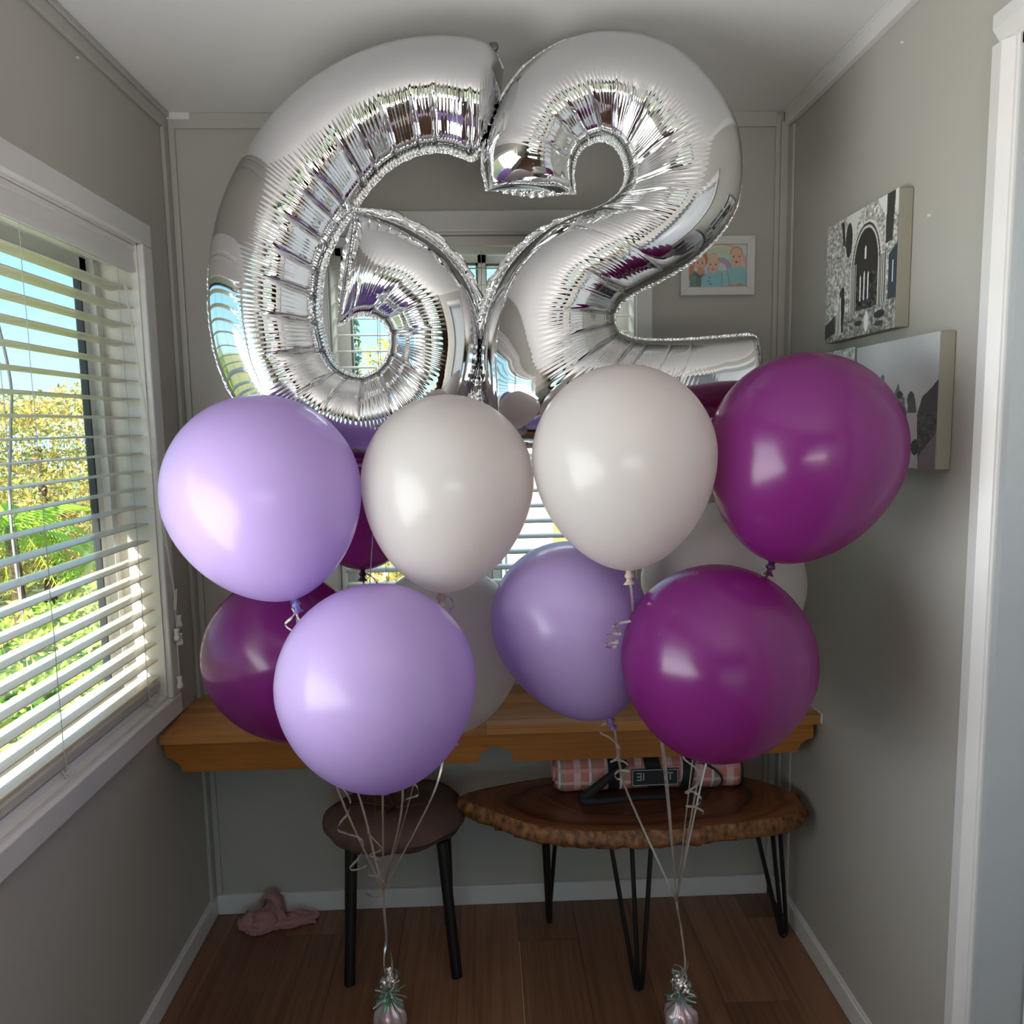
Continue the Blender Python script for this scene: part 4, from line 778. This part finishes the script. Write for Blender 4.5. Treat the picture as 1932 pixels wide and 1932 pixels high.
# hairpin legs: three rods meeting in a bent foot
for foot, tops in (((1.134, -.129), ((1.112, -.16), (1.165, -.17), (1.125, -.20))), ((1.367, -.452), ((1.293, -.395), (1.366, -.34), (1.416, -.395))), ((1.872, -.248), ((1.76, -.25), (1.80, -.31), (1.85, -.24)))):
    leg = None; a, b, c_ = [Vector((x, y, .441)) for x, y in tops]; f = Vector((foot[0], foot[1], .006))
    s1, s2 = (a-f).normalized(), (c_-f).normalized(); sp = (c_-a); sp.z = 0; sp = sp.normalized()*.011
    pts = [a, f-sp+Vector((0, 0, .022)), f-sp*.8+Vector((0, 0, .008)), f, f+sp*.8+Vector((0, 0, .008)), f+sp+Vector((0, 0, .022)), c_]
    mb = MB().tube(pts, .0068, 10); leg = part(mb, 'hairpin_leg', m_black, tb); mb = MB().tube([b, f+Vector((0, .006, .004))], .0068, 10); part(mb, 'middle_rod', m_black, tb, leg)
    ctr = (a+b+c_)/3; mb = MB().box(min(a.x, c_.x)-.012, max(a.x, c_.x)+.012, min(a.y, b.y, c_.y)-.01, max(a.y, b.y, c_.y)+.01, .438, .4415); part(mb, 'mount_plate', m_black, tb, leg)

# ------------------------------------------------------------------ rolled picnic blanket in its carry strap
def plaid():
    M = NT('pink_plaid'); p = M.n('BsdfPrincipled', Roughness=.8); tc = M.n('TexCoord'); sp = M.n('SeparateXYZ'); M.l(tc.outputs['Object'], sp.inputs[0])
    def band(src, freq, lo):
        m1 = M.n('Math', operation='MULTIPLY'); m1.inputs[1].default_value = freq; M.l(src, m1.inputs[0]); m2 = M.n('Math', operation='FRACT'); M.l(m1.outputs[0], m2.inputs[0]); m3 = M.n('Math', operation='LESS_THAN'); m3.inputs[1].default_value = lo; M.l(m2.outputs[0], m3.inputs[0]); return m3.outputs[0]
    cols = [lin((206, 128, 116)), lin((226, 190, 186)), lin((150, 128, 104)), lin((236, 226, 226)), lin((190, 84, 62))]
    cur = None
    for src, f, lo, c, a in ((sp.outputs['X'], 21, .45, cols[1], .9), (sp.outputs['X'], 10.5, .22, cols[2], .8), (sp.outputs['X'], 10.5, .07, cols[3], .9), (sp.outputs['Z'], 26, .3, cols[3], .45), (sp.outputs['Z'], 13, .2, cols[4], .4)):
        mx = M.n('MixRGB'); 
        if cur is None: mx.inputs[1].default_value = (*cols[0], 1)
        else: M.l(cur, mx.inputs[1])
        mx.inputs[2].default_value = (*c, 1); mm = M.n('Math', operation='MULTIPLY'); mm.inputs[1].default_value = a; M.l(band(src, f, lo), mm.inputs[0]); M.l(mm.outputs[0], mx.inputs[0]); cur = mx.outputs[0]
    M.l(cur, p.inputs['Base Color']); M.l(p.outputs[0], M.out.inputs[0]); return M.m
bk = thing('picnic_blanket', 'rolled pink plaid picnic blanket with black straps on the slab table', 'blanket', (1.445, -.185, .4955)); n, m_ = 48, 40; vs = []; R_ = .060
for i in range(m_+1):
    t = i/m_; x = -.292+.584*t; cap = min(1, (1-abs(2*t-1))*14)**.5
    for k in range(n):
        a = 2*PI*k/n; f = (1+.03*math.sin(a*3+t*9)+.02*math.sin(t*40))*(.80+.20*cap); vs.append((x+.004*math.sin(a*5), R_*f*math.cos(a)*1.1, max(.0015, R_*.98+R_*f*math.sin(a))))
mb = MB(); mb.add(vs, [(i*n+k, i*n+(k+1) % n, (i+1)*n+(k+1) % n, (i+1)*n+k) for i in range(m_) for k in range(n)]+[tuple(range(n-1, -1, -1)), tuple(range(m_*n, (m_+1)*n))]); mb.build('rolled_blanket', plaid(), bk, smooth=True)
for sgn in (-1, 1):
    mb = MB(); mb.strip([Vector((sgn*.296, -.0+r_*math.cos(a), .062+r_*.9*math.sin(a))) for a, r_ in ((a, .010+.0065*a/1.0) for a in np.linspace(.5, 7.4, 60))], .006, lambda i, p, t: Vector((1, 0, 0))); mb.build('rolled_end', principled('blanket_fleece', lin((214, 160, 156)), .9), bk)
m_strap = principled('black_webbing', (.012, .012, .013), .7, bump=.5, bscale=600)
def strap(x, w, name='strap', slant=0):
    mb = MB(); vs = []; nn = 40
    for k in range(nn):
        a = 2*PI*k/nn; cy, cz = 1.1*(R_+.004)*math.cos(a), max(.0005, R_*.98+(R_+.004)*math.sin(a)); vs += [(x-w/2+slant*math.sin(a), cy, cz), (x+w/2+slant*math.sin(a), cy, cz)]
    mb.add(vs, [(2*k, 2*k+1, (2*k+3) % (2*nn), (2*k+2) % (2*nn)) for k in range(nn)]); return mb.build(name, m_strap, bk)
strap(-.115, .034); strap(.012, .050, slant=-.01); strap(.115, .036, slant=.008); strap(.285, .007, 'edge_piping')
mb = MB(); pth = [(-.075, -.075, .115), (-.13, -.086, .075), (-.19, -.092, .03), (-.215, -.100, .012), (-.19, -.108, .008), (-.05, -.105, .014), (.06, -.100, .012)]
mb.tube(crom(pth, 40), [.009+.006*math.sin(PI*min(1, t*1.2)) for t in np.linspace(0, 1, 40)], 10); mb.build('carry_handle', m_strap, bk, smooth=True)
mb = MB(); mb.tube(crom([(.10, -.07, .115), (.17, -.068, .095), (.215, -.075, .06), (.21, -.08, .03), (.15, -.085, .008)], 30), .0035, 8); mb.build('elastic_loop', m_strap, bk, smooth=True)
# sewn label, partly covered by the middle strap
lb = MB(); lb.box(-.062, .085, -.0735, -.0715, .034, .088); lab = lb.build('sewn_label', principled('label_black', (.02, .022, .024), .6), bk); lab['label'] = 'black sewn label with a pale border and letters'
m_thread = principled('pale_thread', (.5, .5, .48), .6)
def lbox(mb, x0, x1, z0, z1): mb.box(x0, x1, -.0748, -.0738, z0, z1)
mb = MB(); lbox(mb, -.058, .081, .084, .0858); lbox(mb, -.058, .081, .0362, .038); lbox(mb, -.0595, -.0577, .037, .085); lbox(mb, .0805, .0823, .037, .085); mb.build('label_border', m_thread, lab)
mb = MB(); x = -.046   # reversed E, I, then T, I beyond the strap
lbox(mb, x+.012, x+.015, .052, .076); 
for z in (.052, .0625, .073): lbox(mb, x, x+.013, z, z+.003)
lbox(mb, x+.020, x+.023, .052, .076); lbox(mb, .043, .046, .052, .076); lbox(mb, .050, .066, .073, .076); lbox(mb, .0565, .0595, .052, .076); mb.build('label_letters', m_thread, lab)

# ------------------------------------------------------------------ crumpled cloth on the floor
def cloth():
    r = thing('crumpled_cloth', 'crumpled dusty pink cloth on the floor in the left corner', 'cloth', (.22, -.075, 0)); mat = principled('dusty_pink_knit', lin((168, 120, 122)), .9, bump=.4, bscale=300, sheen=.3)
    def blob(cx, cy, sx, sy, h, seed, rot=0):
        rr = np.random.default_rng(seed); nx, ny = 60, 40; U, V = np.meshgrid(np.linspace(-1, 1, nx), np.linspace(-1, 1, ny)); ra = np.hypot(U, V); edge = np.clip(1-ra**2.2, 0, 1)**.5
        Z = h*edge*(.65+.35*np.sin(U*5+seed+2*V)*np.cos(V*4+seed))+.018*edge*np.abs(np.sin(U*7+3*np.sin(V*3+seed)))+.004
        k = np.where(ra > 1, 1/np.maximum(ra, 1e-6), 1); U2 = U*k*(1+.10*np.sin(6*np.arctan2(V, U)+seed)); V2 = V*k*(1+.14*np.sin(5*np.arctan2(V, U)+seed*2))
        X = U2*sx*math.cos(rot)-V2*sy*math.sin(rot)+cx; Y = U2*sx*math.sin(rot)+V2*sy*math.cos(rot)+cy; Vv = np.stack([X, Y, Z], 2).reshape(-1, 3); i, j = np.meshgrid(np.arange(nx-1), np.arange(ny-1)); a = (j*nx+i).ravel(); F = np.stack([a, a+1, a+nx+1, a+nx], 1); return Vv, F
    parts_ = [blob(-.03, -.01, .075, .045, .055, 2, .2), blob(.055, .0, .085, .03, .02, 5, .15), blob(-.085, -.0, .035, .035, .03, 8, 1)]; off = 0; VV = []; FF = []
    for v, f in parts_: VV.append(v); FF.append(f+off); off += len(v)
    o = arrmesh('cloth_heap', np.concatenate(VV), np.concatenate(FF), mat, r); so = o.modifiers.new('solid', 'SOLIDIFY'); so.thickness = .003
    mb = MB(); P = crom([(-.04, .012, .05), (-.035, .02, .088), (-.005, .018, .092), (.015, .01, .06), (.02, .0, .02)], 30); mb.strip([Vector(p) for p in P], .045, lambda i, p, t: Vector((.2, 1, .1)))
    fo = mb.build('standing_fold', mat, r, smooth=True); fo.modifiers.new('s', 'SOLIDIFY').thickness = .004
    mb = MB(); P = crom([(.01, -.035, .02), (.06, -.03, .022), (.10, -.01, .016), (.135, .02, .012), (.12, .032, .012), (.07, .02, .02)], 40); mb.tube(P, [.009]*40, 10); mb.build('rolled_hem', mat, r, smooth=True)
cloth()

# small nail heads and screws on the walls
for lab, loc in (('small plugged nail hole high on the left wall near the ceiling', (.0, -.52, 2.53)), ('small nail left in the right wall beside the upper canvas', (W, -.80, 2.08)), ('small screw high on the right wall', (W, -.66, 2.50))):
    s_ = 1 if loc[0] < 1 else -1; mb = MB(); mb.tube([(0, 0, 0), (s_*.004, 0, -.0005)], .003, 10); o = mb.build('wall_screw', m_cord, None, loc=loc); tag(o, lab, 'screw')

# ------------------------------------------------------------------ outdoors
mb = MB(); mb.box(-1.7, -.14, -9, 9, -1.70, -1.66); o = mb.build('bounce_ground', principled('pale_bounce_ground', lin((236, 224, 200)), .8, var=.12, vscale=3)); o['kind'] = 'structure'  # pale ground added by the house to bounce warmer light onto the slat undersides
mb = MB(); mb.box(-.88, -T-.001, -9, 1.2, 2.46, 2.54); o = mb.build('eave', principled('eave_paint', lin((214, 208, 196)), .6)); o['kind'] = 'structure'
up_ = thing('ceiling_fill', 'slim stand with a bowl, added behind the camera to hold the ceiling fill light', 'added_light', (1.25, -3.05, 0)); mb = MB(); mb.lathe([(.14, 0), (.14, .02), (.015, .03), (.012, 1.27), (.02, 1.28), (.52, 1.33), (.55, 1.37), (.53, 1.365), (.02, 1.30)], 32); mb.build('pole_and_bowl', m_frame, up_, smooth=True)  # unseen pole and bowl, added only to carry the ceiling fill
gm = principled('lawn', lin((150, 150, 90)), .9, var=.5, vscale=2)
mb = MB(); mb.box(-60, 60, -60, 60, -1.75, -1.70); o = mb.build('ground_outside', gm); o['kind'] = 'structure'
m_leaf = attr_mat('leaves', .55, 0, .35); m_trunk = principled('trunk_bark', lin((110, 90, 70)), .9, bump=.5, bscale=30, var=.4, vscale=10)
def foliage(parent, c, rx, ry, rz, n, size, pal, seed, name='foliage', long=1.0, shell=.6):
    r = np.random.default_rng(seed); d = r.standard_normal((n, 3)); d /= np.linalg.norm(d, axis=1)[:, None]; rad = shell+(1-shell)*r.random(n)**.5; bumps = 1+.16*np.sin(d[:, 0]*7+seed)*np.sin(d[:, 1]*6)+.12*np.sin(d[:, 2]*9+seed)
    p = d*rad[:, None]*bumps[:, None]*np.array([rx, ry, rz])+np.array(c); a = r.standard_normal((n, 3)); a /= np.linalg.norm(a, axis=1)[:, None]; b = np.cross(a, r.standard_normal((n, 3))); b /= np.linalg.norm(b, axis=1)[:, None]; sz = size*(.6+.8*r.random(n))[:, None]
    V = np.stack([p-a*sz*long, p+b*sz*.45, p+a*sz*long, p-b*sz*.45], 1).reshape(-1, 3); F = np.arange(4*n).reshape(-1, 4); o = arrmesh(name, V, F, m_leaf, parent, False); at = o.data.color_attributes.new('col', 'FLOAT_COLOR', 'CORNER')
    P = np.array([lin([.78*q+.22*232 for q in x]) for x in pal]); cc = np.ones((4*n, 4), np.float32); clump = ((np.sin(p[:, 0]*2.1+seed)+np.sin(p[:, 1]*2.7)+np.sin(p[:, 2]*3.3+seed))/6+.5); k = np.clip((clump+r.normal(0, .22, n))*len(P), 0, len(P)-1).astype(int)
    cc[:, :3] = np.repeat(P[k]*(.75+.5*r.random((n, 1))), 4, axis=0); at.data.foreach_set('color', cc.ravel()); o['kind'] = 'stuff'; return o
G0 = -1.70
YEL = [(120, 130, 50), (176, 170, 60), (216, 190, 70), (226, 170, 76), (150, 150, 60)]
GRN = [(70, 100, 50), (104, 134, 56), (150, 170, 66), (176, 190, 80)]
BRT = [(120, 160, 40), (160, 200, 60), (196, 220, 84), (206, 196, 80)]
def tree(label, x, y, h, rx, rz, pal, seed, n=7000, size=.10, ry=None, group='trees outside the windows'):
    t = thing('tree', label, 'tree', (x, y, G0), group); mb = MB(); mb.tube([(0, 0, 0), (.05, .03, (h-rz)*.6), (0, 0, h-rz*.6)], [.12, .09, .06], 8); mb.build('trunk', m_trunk, t); foliage(t, (0, 0, h-rz), rx, ry or rx, rz, n, size, pal, seed); return t
tree('orange tinged tree crown farthest right through the left window', -7.5, 12.5, 4.2, 3.4, 1.9, YEL, 1, 38000, .05)
tree('olive tree in the middle distance through the left window', -14.7, 15.5, 4.5, 3.6, 2.4, [(110, 130, 60), (160, 160, 70), (210, 170, 80)], 2, 38000, .05)
tree('green tree behind the palm through the left window', -9.6, 6.3, 3.75, 2.6, 2.0, GRN, 3, 34000, .05)
tree('low bushy tree at the left edge of the left window view', -16.6, 4.9, 4.3, 3.4, 2.6, GRN, 4, 30000, .05)
tree('yellow leaved tree seen through the ring of the foil 6', -.2, 10.6, 4.6, 1.7, 2.6, [(226, 190, 60), (240, 208, 84), (206, 180, 80), (180, 170, 80)], 5, 16000, .055)
tree('tall teal cypress seen through the ring of the foil 6', -.92, 8.0, 5.2, .36, 2.6, [(60, 96, 84), (84, 120, 100), (120, 146, 110)], 6, 9000, .05, group='trees outside the windows')
tree('yellow shrub low beyond the back window', -.3, 4.6, 2.1, .8, 1.2, [(200, 180, 60), (226, 200, 80), (230, 180, 110), (150, 150, 60)], 7, 9000, .045)
tree('dark green tree right of the white building', 4.6, 12.0, 5.6, 2.2, 2.8, GRN, 8, 30000, .05)
def palm(label, x, y, h, fl, seed, droop=.5, nf=15, pal=None):
    t = thing('palm', label, 'palm', (x, y, G0), 'palms outside the left window'); rr = random.Random(seed); mb = MB(); mb.tube([(0, 0, 0), (.03, .02, h*.5), (0, 0, h)], [.10, .08, .07], 10); mb.build('trunk', m_trunk, t)
    pal = pal or [(150, 190, 60), (190, 214, 76), (214, 200, 80)]; mats = [principled('palm_leaf', lin(c), .75, spec=.2) for c in pal]; meshes = []
    for v in range(2):
        mb = MB(); nn = 26
        rach = [Vector((fl*s_, 0, fl*(.42*s_-(.55+droop*.7)*s_*s_))) for s_ in np.linspace(0, 1, nn)]; mb.tube(rach, [.012*(1-.8*s_)+.003 for s_ in np.linspace(0, 1, nn)], 5)
        for k in range(3, nn):
            s_ = k/nn; ln = fl*.30*math.sin(PI*min(1, .15+s_*.85))**.6
            for sd in (-1, 1):
                for q in (.3,):
                    p = rach[k-1].lerp(rach[k], q) if k < nn else rach[k]; d = Vector((.55, sd, -.35-.3*v)).normalized()*ln; w = Vector((.011, 0, .003)); mb.add([p-w, p+w, p+d*.6+w*.7-Vector((0, 0, .02)), p+d-Vector((0, 0, ln*.15))], [(0, 1, 2, 3)])
        meshes.append(mb)
    datas = []
    for f in range(nf):
        if f < 2: o = meshes[f].build('frond', mats[f % len(mats)], t); datas.append(o.data)
        else: o = bpy.data.objects.new('frond', datas[f % 2]); C.objects.link(o); o.parent = t
        o.location = (0, 0, h); o.rotation_euler = (rr.uniform(-.25, .25), rr.uniform(-.75, .45), f*2*PI/nf*1.0+rr.uniform(-.2, .2))
    return t
palm('tall feathery palm at the upper left of the left window view', -5.6, 5.1, 3.75, 1.35, 1)
palm('shorter yellow green palm in the middle of the left window view', -5.0, 7.3, 2.2, 1.15, 2, .4)
palm('low palm above the hedge on the left', -4.9, 4.9, 1.7, .95, 3, .3)
palm('low palm behind the hedge toward the right of the left window', -4.3, 8.4, 1.5, 1.0, 4, .3)
palm('small palm close to the hedge at the left edge', -5.2, 2.6, 2.0, .9, 5, .3)
hg = thing('hedge', 'bright lime green hedge below the left window', 'hedge', (-2.9, 2.6, G0)); mb = MB(); mb.box(-.9, .9, -4.6, 4.2, 0, 1.35); mb.build('hedge_core', principled('hedge_inner', lin((84, 116, 40)), .9), hg)
def hedge_leaves():
    r = np.random.default_rng(3); n = 26000; p = np.stack([r.uniform(-1.05, 1.05, n), r.uniform(-4.7, 4.4, n), r.uniform(.1, 1.55, n)], 1); f = r.integers(0, 3, n); p[f == 0, 2] = 1.42+.12*np.sin(p[f == 0, 1]*5)+.1*r.random((f == 0).sum()); p[f == 1, 0] = 1.0+.1*r.random((f == 1).sum())
    a = r.standard_normal((n, 3)); a /= np.linalg.norm(a, axis=1)[:, None]; b = np.cross(a, r.standard_normal((n, 3))); b /= np.linalg.norm(b, axis=1)[:, None]; sz = .045*(.6+.8*r.random(n))[:, None]
    V = np.stack([p-a*sz, p+b*sz*.5, p+a*sz, p-b*sz*.5], 1).reshape(-1, 3); o = arrmesh('foliage', V, np.arange(4*n).reshape(-1, 4), m_leaf, hg, False); at = o.data.color_attributes.new('col', 'FLOAT_COLOR', 'CORNER'); P = np.array([lin([.82*q+.18*232 for q in x]) for x in BRT]); cc = np.ones((4*n, 4), np.float32); cc[:, :3] = np.repeat(P[r.integers(0, 4, n)]*(.7+.6*r.random((n, 1))), 4, axis=0); at.data.foreach_set('color', cc.ravel()); o['kind'] = 'stuff'
hedge_leaves()
# neighbouring white building with a brick return
bd = thing('building', 'white walled neighbouring house with an orange brick side beyond the back window', 'building', (1.2, 5.0, G0)); m_hw = principled('white_render', (.86, .85, .82), .7); m_br = principled('orange_brick', lin((214, 150, 88)), .8, var=.4, vscale=8)
mb = MB(); mb.box(.72, 1.55, 4.2, 6.5, G0, 1.42); rel(mb, bd).build('rendered_wall', m_hw, bd); mb = MB(); mb.box(1.55, 5.5, 4.2, 6.5, G0, 1.42); rel(mb, bd).build('brick_wall', m_br, bd)
mb = MB(); mb.prism([(.56, 1.40), (5.7, 1.40), (5.2, 1.56), (.95, 1.56)], 'y', 4.0, 6.7); rel(mb, bd).build('roof', principled('pale_roof', (.55, .56, .56), .6), bd)
mb = MB(); mb.box(.80, 1.12, 4.16, 4.2, .1, .9); f_ = rel(mb, bd).build('window', principled('grey_window_frame', (.25, .27, .28), .4), bd); mb = MB(); mb.box(.84, 1.08, 4.14, 4.165, .14, .86); rel(mb, bd).build('pane', principled('dark_pane', (.05, .06, .07), .1), f_)
sh = thing('shed', 'small bright white shed beyond the hedge', 'shed', (-6.9, 7.9, G0)); mb = MB(); mb.box(-.7, .7, -.5, .5, 0, 1.3); mb.build('walls', m_hw, sh); mb = MB(); mb.prism([(-.8, 1.3), (.8, 1.3), (0, 1.6)], 'y', -.6, .6); mb.build('roof', m_hw, sh)
hs = thing('hose', 'grey cable hanging down outside the left window glass', 'cable', (-.19, -.62, 2.4)); mb = MB(); mb.tube(crom([(0, 0, 0), (0, -.01, -.35), (0, .045, -.62), (.0, .03, -.75), (0, .0, -.95), (0, .01, -1.2)], 50), .0035, 8); mb.build('cable', principled('grey_cable', (.35, .34, .38), .5), hs, smooth=True)
